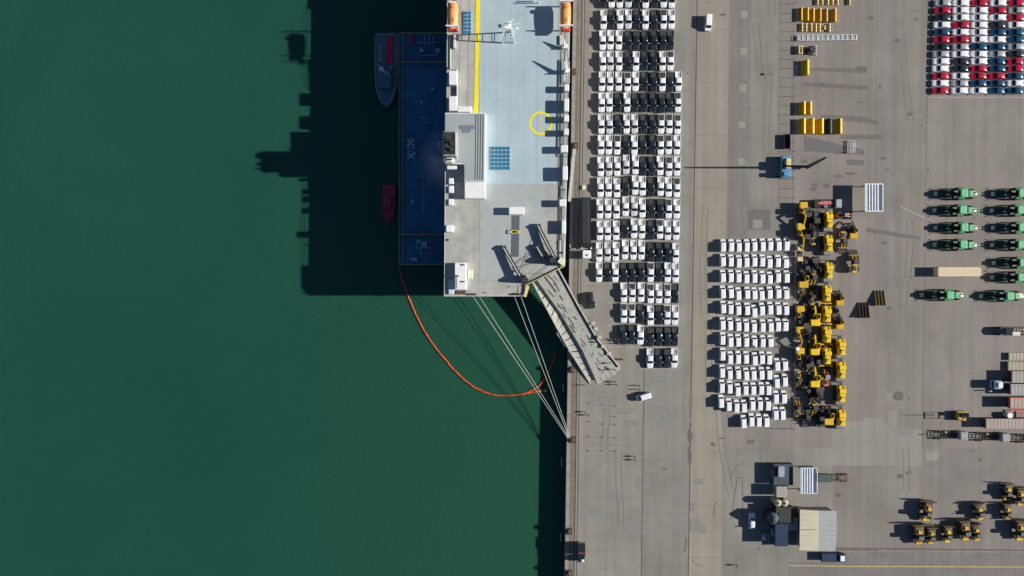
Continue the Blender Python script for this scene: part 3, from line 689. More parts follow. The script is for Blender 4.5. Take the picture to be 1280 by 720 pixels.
def boat_rings(mb, L, W, z0, z1, sharp=.5, stern=.85):
    rs = []
    for t in (0,.06,.25,.5,.7,.85,.95,1):
        w = W/2*(stern+(1-stern)*min(1,t/.25)) if t < .55 else W/2*math.sqrt(max(.0,1-((t-.55)/.455)**2))
        w = max(w,.05); y = L/2 - t*L
        rs.append([(-w*.7,y,z0),(-w,y,z0+(z1-z0)*.5),(-w,y,z1+(.5*max(0,t-.6)/.4)),(w,y,z1+(.5*max(0,t-.6)/.4)),(w,y,z0+(z1-z0)*.5),(w*.7,y,z0)])
    return mb.rings([r[::-1] for r in rs])
q = WZ(483,87,1.5)
tug = thing('tugboat','slim grey-blue workboat with a long red deck strip beside the barge','boat',(q.x,q.y,ZW))
mb = MB(); boat_rings(mb, 20.5, 6.6, -1.2, 1.5); mb.build('hull',tugm,tug)
mb = MB(); mb.bbox(-.1,2.1,1.5,9.2,1.5,1.75,.05); mb.build('deck_strip',tugred,tug)
mb = MB(); mb.bbox(-1.8,1.8,-5.5,-.5,1.5,3.8,.3); w_ = mb.build('wheelhouse',mat('wheelhouse_blue',(.07,.16,.25),.5),tug)
mb = MB(); mb.box(-1.7,1.7,-5.6,-5.52,2.7,3.4); mb.build('window',glass,w_)
mb = MB(); mb.cyl((0,-1.5,3.8),.15,4,'z',8); mb.beam((-1.6,-1.2,5.5),(1.2,-1.8,5.5),.12,.12); mb.beam((-1.8,-.6,4.6),(1.4,-2.4,4.6),.12,.12); mb.cyl((-.6,-1.0,6.2),.5,.3,'z',10); mb.beam((-2.0,.6,4.2),(0,-1.5,7.0),.1,.1); mb.build('mast',shipw,tug)
mb = MB()
for s in (-1,1):
    mb.tube([(s*3.1,9.5,2.1),(s*3.15,0,2.1),(s*2.9,-5,2.3),(s*1.6,-8.6,2.6),(0,-9.9,2.7)],.08,6)
    for y in (9,6,3,0,-3): mb.box(s*3.05-.05,s*3.05+.05,y-.05,y+.05,1.5,2.1)
mb.tube([(-3,9.8,2.1),(3,9.8,2.1)],.08,6); mb.build('deck_rail',olive,tug)
mb = MB(); mb.cyl((0,-7.4,1.7),.35,.6,'z',10); mb.box(-2.2,-1,2,7,1.5,1.9); mb.box(1.0,1.9,-.2,1.2,1.5,2.4); mb.build('deck_gear',gsteel,tug)
q = WZ(485.5,254,1)
sb = thing('small_boat','small plain red boat moored against the barge','boat',(q.x,q.y,ZW))
mb = MB(); boat_rings(mb, 10.4, 4.2, -.6, 1.0); mb.build('hull',mat('boat_dull_red',(.36,.035,.07),.6,var=.15,scale=1),sb)
mb = MB(); mb.bbox(-1,1,-1.2,1.8,1.0,2.2,.2); cb = mb.build('cabin',mat('boat_red',(.32,.03,.06),.5),sb)
mb = MB(); mb.box(-.9,.9,-1.28,-1.22,1.5,2.0); mb.build('window',glass,cb)
mb = MB(); mb.tube([(-1.9,5,1.1),(-2.0,0,1.1),(-1.5,-3,1.3),(0,-4.9,1.6),(1.5,-3,1.3),(2.0,0,1.1),(1.9,5,1.1)],.14,6); mb.build('fender_rail',rust,sb)

# oil boom, floating
def smooth_path(pts, n=14):
    out = []
    P = [pts[0]]+pts+[pts[-1]]
    for i in range(1,len(P)-2):
        for k in range(n):
            t = k/n; out.append(.5*((2*P[i])+(-P[i-1]+P[i+1])*t+(2*P[i-1]-5*P[i]+4*P[i+1]-P[i+2])*t*t+(-P[i-1]+3*P[i]-3*P[i+1]+P[i+2])*t**3))
    out.append(P[-2]); return out
rb_ = random.Random(9)
def boom(name, pts, label, r=.22):
    pp = [v+Vector((rb_.uniform(-.12,.12),rb_.uniform(-.12,.12),0)) for v in smooth_path([WZ(x,y,.12) for x,y in pts])]; mb = MB(); mb.tube(pp, r, 8)
    o = mb.build(name, boomo, None, True); tag(o, label, 'oil boom', 'orange oil booms'); 
    mb = MB(); acc = 0
    for a,b in zip(pp[:-1],pp[1:]):
        acc += (b-a).length
        if acc > 3.2: acc = 0; d = (b-a).normalized(); mb.tube([b-d*.12,b+d*.12],r*1.25,8)
    mb.build('boom_collar', mat('boom_collar_red',(.45,.06,.02),.7), o)
boom('oil_boom', [(499,333),(504,352),(513,377),(523,400),(538,426),(556,449),(573,468),(590,482),(608,491),(630,494.5),(655,491.5),(672,483),(683,470),(690,455),(694,440)], 'long orange floating boom curving from the barge to the quay')
boom('oil_boom', [(652,493.3),(664,490.5),(674,489),(681,488.8)], 'short loose tail of orange boom near the mooring lines', .2)
q = WZ(682,488.8,.3); mb = MB(); mb.cyl((q.x,q.y,ZW-.2),.45,.75,'z',12,.3); tag(mb.build('marker_buoy',mat('buoy_pale',(.8,.55,.4),.5)),'pale round buoy at the free end of the short orange boom','buoy')
# mooring lines
def rope_line(p, q, sag, label):
    pts = [p.lerp(q,t/16)-Vector((0,0,sag*4*(t/16)*(1-t/16))) for t in range(17)]
    mb = MB(); mb.tube(pts,.05,6); tag(mb.build('mooring_line',rope,None,True),label,'mooring line','pale mooring lines from the stern')
bol = GV(712,549,.7)
L4 = [((588,371),(-.35,.1),'pale mooring line, leftmost of four fanning from the ship stern to the bollard'),((596,371),(-.1,.35),'pale mooring line, second from left of four from the ship stern'),
      ((641,371),(.1,-.2),'pale mooring line, third from left of four from the ship stern'),((649.5,371),(.3,0),'pale mooring line, rightmost of four from the ship stern to the bollard')]
for (x,y),(dx,dy),lb in L4:
    p = GV(x,y,6); rope_line(Vector((p.x,p.y+1.2,6)), bol+Vector((dx,dy,0)), .6, lb)
def make_bollard():
    t = thing('mooring_bollard','', 'bollard', group='mooring bollards along the quay edge')
    mb = MB(); mb.rings([[(r*math.cos(k*math.pi/7),r*math.sin(k*math.pi/7),z) for k in range(14)] for r,z in ((.75,0),(.75,.1),(.38,.18),(.34,.6),(.6,.72),(.6,.9),(.3,.98))]); mb.build('post',rust,t,True)
    mb = MB(); mb.box(-.95,.95,-.95,.95,.0,.05); mb.build('base_plate',steel,t); return t
BO = Placer(make_bollard)
for (x,y,lb) in [(712.5,549.5,'rusty bollard holding all four stern mooring lines'),(715.5,182.5,'rusty bollard at the upper end of the ship gangway'),(713,90,'rusty bollard on the quay edge beside the upper ship crane'),(708.5,664,'rusty bollard on the quay edge above the dark van'),(711.5,462,'rusty bollard beside the toe of the stern ramp'),(708.6,716,'rusty bollard at the bottom edge of the photo')]:
    g = G(x,y); BO((g[0]+.5,g[1],.146),0,lb)
# fenders and pale floating fender poles beside the wall
def make_pole():
    mb = MB(); mb.tube([(0,-1.1,.1),(0,1.1,.1)],.1,6); o = mb.build('fender_pole',shipw); tag(o,None,'fender pole','pale poles floating beside the quay wall'); return o
FP = Placer(make_pole)
for (x,y,lb) in [(704,485,'pale pole floating by the quay wall above the bollard'),(702.2,578,'pale pole floating by the quay wall just below the bollard'),(701,672,'pale pole floating by the quay wall near the dark van')]:
    q = WZ(x,y,.1); FP((q.x,q.y,ZW),0,lb)
# gangway between ship and quay
gw = thing('gangway','long narrow pale gangway sloping between the ship side and the quay','gangway')
p, q = GV(718,186,.4), GV(711.6,252,2.6); mb = MB(); mb.beam(p,q,.85,.16); mb.build('walkway',mat('gangway_alu',(.52,.52,.46),.5),gw)
mb = MB(); d = Vector((1,0,0))
for s in (-.42,.42):
    mb.beam(p+d*s+Vector((0,0,1)),q+d*s+Vector((0,0,1)),.06,.06)
    for k in range(9): t = p.lerp(q,k/8)+d*s; mb.box(t.x-.03,t.x+.03,t.y-.03,t.y+.03,t.z,t.z+1)
mb.build('handrail',gsteel,gw)

# ---------------- vehicles ----------------
def wheels(t, pts, r, w, hub=True, m=tyre):
    me = None
    for (x,y) in pts:
        if me is None:
            mb = MB(); mb.cyl((-w/2,0,0),r,w,'x',14); mb.mi = 1; mb.cyl((-w/2-.01,0,0),r*.55,w+.02,'x',10); me = mb.mesh('wheel',[m,rim if hub else m])
        o = bpy.data.objects.new('wheel',me); C.objects.link(o); o.parent = t; o.location = (x,y,r)
def lower_body(mb, st, W, zb=.28):
    # st: (y, half-width factor, top z); a rounded cross-section lofted along y
    rs = []
    for (y,f,zt) in st:
        w = W/2*f; rs.append([(-w*.86,y,zb),(-w*.98,y,zb+.12),(-w,y,zb+(zt-zb)*.55),(-w*.96,y,zt-.06),(-w*.86,y,zt),(w*.86,y,zt),(w*.96,y,zt-.06),(w,y,zb+(zt-zb)*.55),(w*.98,y,zb+.12),(w*.86,y,zb)])
    return mb.rings(rs)
def cabin(t, paint, W, zb, zr, y0, y1, y2, y3, fb=.90, ft=.72, body=None):
    # smooth painted shell over the belt line (nose towards -y) with glass panes set just proud of it
    a, b = W/2*fb, W/2*ft; st = []
    fr = ((y0, zb+.01), (y0+(y1-y0)*.5, zb+(zr-zb)*.62), (y1, zr-.02), (y1+(y2-y1)*.3, zr+.03), (y1+(y2-y1)*.75, zr+.03), (y2, zr-.02), (y2+(y3-y2)*.4, zb+(zr-zb)*.76), (y2+(y3-y2)*.75, zb+(zr-zb)*.38), (y3, zb+.01))
    for y, z in fr:
        k = (z-zb)/(zr-zb); q = a-(a-b)*max(0, k)
        st.append([(-a,y,zb-.05),(-a+(a-q)*.5,y,zb+(z-zb)*.5),(-q,y,z-.07*k),(-q*.85,y,z-.01*k),(-q*.4,y,z+.015*k),(q*.4,y,z+.015*k),(q*.85,y,z-.01*k),(q,y,z-.07*k),(a-(a-q)*.5,y,zb+(z-zb)*.5),(a,y,zb-.05)])
    mb = MB(); mb.rings(st); mb.build('cab_shell', paint, t, True)
    def pane(name, ya, za, yb, zb_, wa, wb, off):
        c = .18; mb = MB(); L = []
        for f, w in ((0,wa-c*.6),(c,wa),(1-c,wb),(1,wb-c*.6)): L.append((w, ya+(yb-ya)*f, za+(zb_-za)*f+off))
        pts = [(-w,y,z) for w,y,z in L]+[(w,y,z) for w,y,z in reversed(L)]
        mb.add(pts, [tuple(range(8))[::(1 if ya > yb else -1)]]); mb.build(name, glass, t)
    e = .10
    pane('windscreen', y0+(y1-y0)*e, zb+(zr-zb)*(e+.08), y1-(y1-y0)*.08, zr-.03, a*.92, b*.95, .07)
    if y3-y2 < .5: pane('rear_window', y3+(y2-y3)*.35, zb+(zr-zb)*.5, y2-(y2-y3)*.15, zr-.04, a*.66, b*.74, .045)
    else: pane('rear_window', y3+(y2-y3)*.08, zb+(zr-zb)*.16, y3+(y2-y3)*.30, zb+(zr-zb)*.48, a*.62, b*.70, .05)
    for s in (-1,1):
        x0, x1 = s*(a+.012), s*(a-(a-b)*.72+.022); z1 = zb+(zr-zb)*.72; lo, hi = zb+.05, z1
        ym = (y1+y2)/2
        for ya, yb, sk0, sk1 in ((y0+.25, ym-.05, .22, 0), (ym+.05, y2, 0, -.05)):
            q = [(x0,ya,lo),(x0,yb,lo),(x1,yb+sk1,hi),(x1,ya+sk0,hi)]
            MB().add(q, [(0,1,2,3)[::s]]).build('side_window', glass, t)
def lamps(t, W, yf, yr, z, big=.32):
    for s in (-1,1):
        MB().box(s*W*.36-big/2,s*W*.36+big/2,yf-.03,yf+.12,z-.12,z+.06).build('headlight',lampm,t)
    for s in (-1,1):
        MB().box(s*W*.42-.09,s*W*.42+.09,yr-.06,yr+.03,z-.1,z+.18).build('tail_light',mat('tail_red',(.4,.01,.01),.3),t)
def mirrors(body, W, y, z):
    for s in (-1,1): body.box(s*W*.5-.02 if s>0 else s*W*.5-.22, s*W*.5+.22 if s>0 else s*W*.5+.02, y-.08,y+.08,z,z+.2)
mirror_glint = mat('mirror_glint_white', (.8,.8,.8), .3)  # near-white stands in for sun glints on the black pickups' mirrors
bdark = mat('bed_floor_dark', (.06,.065,.07), .6, rnd=.5)
bedlight = mat('bed_floor_light', (.80,.81,.82), .6, rnd=.3)
def make_pickup(paint, cover):
    def f():
        t = thing('pickup_truck','', 'pickup'); W = 1.82; body = MB()
        # cab and nose
        lower_body(body, [(-2.70,.50,.66),(-2.66,.68,.86),(-2.52,.84,.98),(-2.2,.95,1.05),(-1.7,1,1.09),(-1.15,1,1.13),(-.2,1,1.13),(1.05,1,1.13)], W)
        # bed walls, floor pan and tailgate
        for s in (-1,1): body.bbox(s*W/2-(.14 if s>0 else 0), s*W/2+(.14 if s<0 else 0), 1.05,2.62,.5,1.14,.03)
        body.box(-W/2+.05,W/2-.05,1.05,2.6,.35,.62); body.bbox(-W/2+.08,W/2-.08,2.52,2.64,.5,1.12,.03); body.bbox(-W/2+.06,W/2-.06,2.63,2.76,.35,.6,.03)
        body.beam((0,-2.4,1.06),(0,-1.4,1.13),.5,.05)
        cabin(t, paint, W, 1.12, 1.74, -1.38, -.55, .80, 1.05, .90, .80, body=body)
        if paint is black:
            for s in (-1,1): MB().bbox(s*(W/2+.12)-.11,s*(W/2+.12)+.11,-1.1,-.9,1.12,1.34,.03).build('mirror', mirror_glint, t)
        else: mirrors(body, W, -1.0, 1.1)
        body.build('body', paint, t, False)
        if cover:
            MB().bbox(-.80,.80,1.12,2.52,1.10,1.19,.03).build('bed_cover', coverm, t)
        else:
            MB().box(-.78,.78,1.10,2.51,.90,.94).build('bed_liner_and_shade', bedlight if paint is not black else bdark, t)
            MB().box(.02,.74,1.25,2.30,.94,.975).build('bed_shade_panel', bed_shade if paint is not black else coverm, t)  # thin panel painted as the shade of the right bed wall
        wheels(t, [(-.78,-1.7),(.78,-1.7),(-.78,1.6),(.78,1.6)], .38, .26)
        lamps(t, W, -2.52, 2.64, .85)
        return t
    return f
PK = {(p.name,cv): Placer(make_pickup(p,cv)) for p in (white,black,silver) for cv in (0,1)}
# rows: y, per-column (x, code[, dy]); W white, V white with dark bed cover, D dark, E dark covered, S silver
ROWS = [
 (-2.6, [(754,'D'),(764,'W'),(774.7,'W'),(785.5,'S'),(795.6,'D'),(807,'W'),(818.5,'D'),(829.8,'W'),(839.8,'W')]),
 (24.2, [(754.2,'W'),(764,'D'),(774.7,'W'),(785.5,'S'),(795.6,'D'),(806.9,'W'),(817.8,'D'),(829.7,'V'),(839.4,'W')]),
 (50.2, [(753.4,'W'),(763.3,'W'),(773.4,'W'),(785,'D'),(795.3,'E'),(805.6,'D'),(817.2,'D'),(828.7,'E'),(838.4,'D')]),
 (76, [(753.3,'W'),(763,'S'),(773.4,'W'),(785,'D'),(795,'W'),(805.6,'D'),(817.2,'D'),(828.2,'W'),(837.8,'V')]),
 (102, [(752.7,'W'),(762.5,'W'),(773.1,'W'),(784.4,'V'),(794.6,'W'),(805.5,'D'),(817,'D'),(827.8,'V'),(837.6,'E'),(847.7,'W')]),
 (128, [(752,'W'),(761.7,'W'),(772.4,'D'),(783.6,'W'),(793.9,'D'),(804.7,'D'),(816.4,'D'),(826.9,'E'),(836.7,'D'),(847.2,'V')]),
 (155, [(751.6,'W'),(761.7,'S'),(772.4,'D'),(782.9,'W'),(793.4,'S'),(804.5,'D'),(816,'D'),(826.3,'V'),(836.4,'V'),(846.9,'V')]),
 (181, [(751.3,'W'),(761,'W'),(771.6,'V'),(783,'D'),(793,'W'),(804,'D'),(816,'D'),(825.8,'V'),(836,'V'),(846.4,'W')]),
 (208, [(750.8,'W'),(761,'S'),(771.4,'W'),(782.9,'S',-2.4),(794,'W',-1.8),(803.7,'D'),(814.9,'D'),(825.3,'W',-1),(836.3,'V'),(846.4,'W')]),
 (234.5, [(750.3,'W'),(760.7,'W'),(771.1,'W'),(782.2,'D',-2),(794.1,'W',-3),(803.2,'W',-2),(814.2,'D',-1),(825.5,'W',-1.5),(835.7,'W',-1),(846.2,'V')]),
 (261, [(749.7,'W'),(760.2,'W'),(770.4,'W'),(782,'W',-3),(792.7,'S',-3),(802.9,'W',-1.2),(814.5,'D'),(825,'E'),(835.6,'V'),(845.6,'W')]),
 (288, [(749.7,'W'),(759.2,'W'),(770,'W'),(781.3,'D',-2),(792.5,'W',-2.4),(802.4,'W',-2.4),(813.8,'D',-1),(824.6,'V',-1.3),(834.8,'W'),(844.9,'W')]),
 (315, [(748.9,'W'),(759,'S'),(769.9,'W'),(781.3,'W',-3),(791.7,'W',-3),(801.9,'W',-3),(813.8,'D'),(824.3,'D'),(834.9,'D'),(844.6,'W',.7)]),
 (340.5, [(749,'W'),(759.2,'D'),(769.2,'W'),(779.8,'D'),(790.2,'D'),(801.4,'E'),(813.5,'V'),(823.7,'D'),(834.3,'W'),(844.2,'W')]),
 (367, [(780,'W',-1.5),(790.2,'V',-1.5),(801,'W',-1.5),(813.5,'V'),(823.7,'W'),(834.3,'V'),(843.8,'D')]),
 (394, [(779.8,'V',-2.3),(789.8,'V',-2.3),(800.4,'D',-2),(813.2,'W'),(823.8,'D'),(834,'V'),(843.7,'W')]),
 (421, [(779.2,'D',-2.5),(789.4,'D',-2.5),(800.6,'W',-2.5),(813.2,'E'),(823.8,'E'),(834,'E'),(843.6,'D')]),
 (448, [(812.4,'W'),(822.6,'D'),(833.8,'E'),(842.8,'W')])]
LOOK = {'W':(white,0,'white open-bed pickup'),'V':(white,1,'white pickup with black bed cover'),'D':(black,0,'black open-bed pickup'),'E':(black,1,'black pickup with covered bed'),'S':(silver,0,'silver-grey pickup')}
silver_w = mat('light_silver_paint', (.66,.68,.70), .35, .1, coat=.5)
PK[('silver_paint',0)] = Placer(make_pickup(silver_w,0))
rv = random.Random(5)
for r,(y,cars) in enumerate(ROWS):
    for c,e in enumerate(cars):
        x, k = e[0], e[1]; dy = e[2] if len(e) > 2 else 0
        p, cv, lk = LOOK[k]; g = G(x, y+dy, .9)
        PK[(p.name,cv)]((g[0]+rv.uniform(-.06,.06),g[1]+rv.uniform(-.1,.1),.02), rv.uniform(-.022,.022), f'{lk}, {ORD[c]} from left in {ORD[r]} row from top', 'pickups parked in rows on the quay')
# small white vans
def make_van():
    t = thing('small_van','', 'van'); W = 1.56; body = MB()   # nose towards +y
    st = [(1.78,.74,.75),(1.72,.86,.98),(1.5,.96,1.08),(1.0,1,1.16),(.6,1,1.2),(-1.6,1,1.2),(-1.76,.96,1.15)]
    lower_body(body, st[::-1], W, .25)
    a, b = W/2*.93, W/2*.84; zb, zr, y0, y1, y2, y3 = 1.20, 1.82, 1.12, .70, -1.58, -1.74
    B = [(-a,y0,zb),(-a,y3,zb),(a,y3,zb),(a,y0,zb)]; T = [(-b,y1,zr),(-b,y2,zr),(b,y2,zr),(b,y1,zr)]
    MB().add([B[0],T[0],T[3],B[3]],[(0,3,2,1)][:1]).build('windscreen',glass,t)
    MB().add([B[1],B[2],T[2],T[1]],[(0,1,2,3)]).build('rear_door',white,t)
    for i,j in ((0,1),(2,3)): MB().add([B[i],B[j],T[j],T[i]],[(0,1,2,3)]).build('side_window' ,glass,t)
    for p,q in zip(B,T): body.beam(p,q,.10,.10)
    body.box(-a,a,-1.74,-.1,zb,zb+.62,a-b,.0)      # closed cargo sides
    body.rings([[(-b-.04,y2-.04,zr-.02),(b+.04,y2-.04,zr-.02),(b+.04,y1+.04,zr-.02),(-b-.04,y1+.04,zr-.02)],[(-b,y2,zr+.04),(b,y2,zr+.04),(b,y1,zr+.04),(-b,y1,zr+.04)],[(-b*.85,y2+.15,zr+.07),(b*.85,y2+.15,zr+.07),(b*.85,y1-.15,zr+.07),(-b*.85,y1-.15,zr+.07)]])
    mirrors(body, W, .8, 1.15); body.build('body',white,t)
    wheels(t,[(-.66,1.1),(.66,1.1),(-.66,-1.15),(.66,-1.15)],.30,.2)
    for s in (-1,1): MB().box(s*.52-.15,s*.52+.15,1.62,1.75,.8,.95).build('headlight',lampm,t)
    return t
VN = Placer(make_van)
vx = lambda L, ox=870, s=5.54: [ox+v/s for v in L]
VR = [(280,[187,243,295,350,403,460,513,570,625],[148,148,150,148,145,144,142,142,141]),
 (280,[185,240,295,348,403,457,508,565,620],[250,252,258,254,252,252,262,256,263]),
 (280,[185,240,293,348,403,458,509,566,625],[360,360,362,368,363,368,372,362,363]),
 (280,[185,240,292,353,403,452,508,568,622],[470,470,482,477,480,483,475,472,477]),
 (280,[187,238,292,352,402,455,512,568,622],[575,580,587,587,603,588,582,584,587]),
 (280,[183,235,292,345,400,460,515,566,617],[689,692,698,701,708,703,703,698,698]),
 (410,[183,238,290,347,403,460,513],[72,85,85,87,95,93,93]),
 (410,[183,236,290,345,405,455,505,560,613],[180,205,203,203,213,205,208,252,250]),
 (410,[180,233,290,346,397,452,505,557,613],[298,312,310,318,315,313,312,370,360]),
 (410,[178,232,288,342,395,450,500,552,607],[403,408,427,420,420,418,418,478,477]),
 (410,[173,226,280,330,390,442,497,550,598],[507,530,540,540,525,525,525,590,590]),
 (410,[328,383,433,486],[647,635,637,640])]
for r,(oy,xs,ys) in enumerate(VR):
    for c,(x,y) in enumerate(zip(xs,ys)):
        g = G(870+x/5.54, oy+y/5.54, 1.2)
        VN((g[0],g[1],.02), rv.uniform(-.03,.03)+(.03 if r in (3,4,8) else 0), f'small white van, {ORD[c]} from left in {ORD[r]} row from top of the van block', 'small white vans parked in rows', (.93,rv.uniform(.97,1.02),1))
# compact hatchbacks, noses to the west
def make_hatch(paint):
    def f():
        t = thing('hatchback_car','', 'car'); W = 1.78; body = MB()
        lower_body(body,[(-2.22,.68,.62),(-2.18,.82,.78),(-1.95,.94,.88),(-1.4,1,.96),(-.9,1,1.0),(1.5,1,1.02),(1.85,.97,.98),(2.05,.9,.88),(2.17,.82,.74),(2.22,.74,.55)],W,.24)
        cabin(t, paint, W, .99, 1.48, -1.05, -.38, 1.05, 2.02, .92, .78, body=body)
        mirrors(body, W, -.75, .98); body.build('body',paint,t)
        wheels(t,[(-.74,-1.35),(.74,-1.35),(-.74,1.35),(.74,1.35)],.33,.22); lamps(t,W,-2.12,2.2,.72,.3)
        return t
    return f
HP = {'W':(white,'white'),'R':(redp,'red'),'B':(bluep,'blue'),'D':(black,'black'),'S':(silver,'silver-grey')}
HK = {k: Placer(make_hatch(v[0])) for k,v in HP.items()}
HG = ['SWRWRW','RWWRSR','DWWWRW','WRWDWB','BWWBBW','RRWWBB','DSBBSR','SWWSDW','WDWBRB','WDRBRR','RWRRBW','WSBBWB','RWWBBR']
for r,row in enumerate(HG):
    for c,k in enumerate(row):
        if c == 5 : continue
        x = 1080+(547+127.5*c+(-1.6*r if c<1 else -1.2*r*.6)+rv.uniform(-2,2))/5.54; y = (22+50.5*r)/5.54
        g = G(x,y,.7); HK[k]((g[0],g[1],.02), R(-90)+rv.uniform(-.012,.012), f'{HP[k][1]} compact car, {ORD[c]} from left in {ORD[r]} row from top of car block','compact cars packed in the corner block',(1,1.07,1))
for c,k in enumerate('RWBWR'):
    g = G(1080+(547+127.5*c)/5.54,-5.3,.7); HK[k]((g[0],g[1],.02), R(-90), f'{HP[k][1]} compact car cut by the top edge, {ORD[c]} from left in car block','compact cars packed in the corner block')
# odd cars on the quay
def setcar(pl, x, y, rot, label, h=.8, scale=None):
    g = G(x,y,h); return pl((g[0],g[1],.02),rot,label,None,scale)
def make_bigvan():
    t = thing('delivery_van','', 'van'); W = 1.95; body = MB()
    lower_body(body,[(-2.55,.72,.8),(-2.48,.85,1.0),(-2.2,.97,1.12),(-1.8,1,1.2),(2.4,1,1.25),(2.5,.97,1.2)],W,.3)
    a,b = W/2*.94, W/2*.84; zb,zr,y0,y1,y2,y3 = 1.2,2.0,-1.78,-1.1,2.4,2.48
    B=[(-a,y0,zb),(a,y0,zb),(a,y3,zb),(-a,y3,zb)]; T=[(-b,y1,zr),(b,y1,zr),(b,y2,zr),(-b,y2,zr)]
    MB().add([B[0],B[1],T[1],T[0]],[(0,1,2,3)]).build('windscreen',glass,t)
    for i,j in ((1,2),(3,0)): MB().add([B[i],B[j],T[j],T[i]],[(0,1,2,3)]).build('side_window',glass,t)
    body.box(-a,a,-.2,2.48,zb,zr,a-b,.0); 
    for p,q in zip(B,T): body.beam(p,q,.12,.12)
    body.rings([[(-b-.04,y1-.04,zr-.02),(b+.04,y1-.04,zr-.02),(b+.04,y2+.05,zr-.02),(-b-.04,y2+.05,zr-.02)],[(-b,y1,zr+.05),(b,y1,zr+.05),(b,y2,zr+.05),(-b,y2,zr+.05)],[(-b*.8,y1+.2,zr+.09),(b*.8,y1+.2,zr+.09),(b*.8,y2-.2,zr+.09),(-b*.8,y2-.2,zr+.09)]])
    mirrors(body,W,-1.5,1.2); body.build('body',white,t); wheels(t,[(-.82,-1.6),(.82,-1.6),(-.82,1.5),(.82,1.5)],.34,.24); lamps(t,W,-2.48,2.52,.85); return t
BV = Placer(make_bigvan)
setcar(BV, 885.3, 28.5, R(-3), 'white van parked alone on the pale concrete road at the top', 1.0, (.92,.86,1))
setcar(BV, 804.5, 496, R(-73), 'white van turned sideways, alone below the last pickup row', 1.0, (.85,.80,1))
def make_suv(paint):
    def f():
        t = thing('dark_car','', 'car'); W = 1.9; body = MB()
        lower_body(body,[(-2.3,.7,.7),(-2.25,.84,.9),(-2.0,.95,1.0),(-1.0,1,1.08),(1.9,1,1.1),(2.2,.93,1.05),(2.28,.8,.8)],W,.3)
        cabin(t,paint,W,1.07,1.68,-1.05,-.5,1.7,2.1,.9,.74,body=body); mirrors(body,W,-.8,1.05); body.build('body',paint,t)
        wheels(t,[(-.8,-1.4),(.8,-1.4),(-.8,1.4),(.8,1.4)],.36,.25); lamps(t,W,-2.22,2.26,.82); return t
    return f
SV = Placer(make_suv(darkg))
setcar(SV, 739, 375.5, R(12), 'dark green car alone between the stern ramp and the pickups')
WS = Placer(make_suv(white)); setcar(WS, 940.3, 651.5, R(181), 'white car standing in the dark shadow left of the warehouse', 1.0, (.95,.93,1))
SP = Placer(make_pickup(darkg,1)); 
# dark truck at the quay edge (bottom)
def make_boxtruck(body_m, cab_m, L=5.2, W=2.3, Hh=2.6, name='box_truck'):
    def f():
        t = thing(name,'', 'truck'); mb = MB(); mb.bbox(-W/2,W/2,-L/2+1.9,L/2,.9,Hh,.06); mb.build('cargo_box',body_m,t)
        mb = MB(); mb.rings([[(-W/2+.08,-L/2,.5),(W/2-.08,-L/2,.5),(W/2-.08,-L/2+1.8,.5),(-W/2+.08,-L/2+1.8,.5)],[(-W/2+.08,-L/2,1.3),(W/2-.08,-L/2,1.3),(W/2-.08,-L/2+1.8,1.3),(-W/2+.08,-L/2+1.8,1.3)],[(-W/2+.2,-L/2+.35,2.2),(W/2-.2,-L/2+.35,2.2),(W/2-.2,-L/2+1.8,2.2),(-W/2+.2,-L/2+1.8,2.2)]])
        cb = mb.build('cab',cab_m,t); MB().add([(-W/2+.2,-L/2-.02,1.35),(W/2-.2,-L/2-.02,1.35),(W/2-.3,-L/2+.30,2.1),(-W/2+.3,-L/2+.30,2.1)],[(0,1,2,3)]).build('windscreen',glass,cb)
        mb = MB()
        for s in (-1,1): mb.box(s*W/2-.1,s*W/2+.1,-L/2+.2,-L/2+.35,1.4,1.9)
        mb.build('mirror',steel,cb)
        mb = MB(); mb.box(-.5,.5,-L/2+.4,L/2-.1,.5,.9); mb.build('chassis',steel,t)
        wheels(t,[(-W/2+.2,-L/2+.9),(W/2-.2,-L/2+.9),(-W/2+.2,L/2-1),(W/2-.2,L/2-1)],.42,.3); return t
    return f
DT = Placer(make_boxtruck(black,black,5.4,2.0,2.4)); g = G(727,691.5,2); t = DT((g[0],g[1],.02),0,'small black truck by the quay edge near the bottom of the photo')
mb = MB(); mb.box(.0,.75,-2.35,-1.65,2.205,2.26); mb.build('roof_panel',white,t); mb = MB(); mb.box(-.9,.9,.05,.25,2.4,2.42); mb.build('red_stripe',tugred,t)
# long dark trailer with a white cab
t = thing('trailer_truck','long dark flat trailer with white cab beside the ship gangway','truck'); g = G(733.5,318,2.8); t.location = (g[0],g[1],.02)
mb = MB(); mb.bbox(-1.2,1.2,-1.1,1.15,.6,2.7,.18); cb = mb.build('cab',white,t); MB().box(-1.0,1.0,-1.13,-1.09,1.5,2.3).build('windscreen',glass,cb); MB().box(-.35,.35,-.5,.1,2.7,2.76).build('roof_hatch',gsteel,cb)
for s in (-1,1): MB().bbox(s*1.25-.2,s*1.25+.2,1.5,1.95,1.8,2.3,.05).build('mirror',white,cb)
mb = MB(); mb.bbox(-1.4,1.3,1.8,15.8,1.0,1.6,.05)
for k in range(6): mb.box(-1.35+.5*k,-1.25+.5*k,2,15.7,1.6,1.68)
mb.build('trailer_deck',mat('trailer_slate',(.014,.018,.024),.6,var=.25,scale=1),t); mb = MB(); mb.bbox(-1.35,.6,3,15.6,1.68,2.7,.1); mb.build('tarpaulin_load',mat('load_slate',(.018,.023,.03),.6,var=.25,scale=.9),t)
wheels(t,[(-1,0),(1,0),(-1,3),(1,3),(-1,12.5),(1,12.5),(-1,13.8),(1,13.8)],.5,.35)
g = G(719.5,312.5); tag(MB().box(g[0]-.7,g[0]+.9,g[1]-.7,g[1]+.6,.02,.16).build('drain_grate',gsteel),'grey grate set in the quay left of the white truck cab','grate')
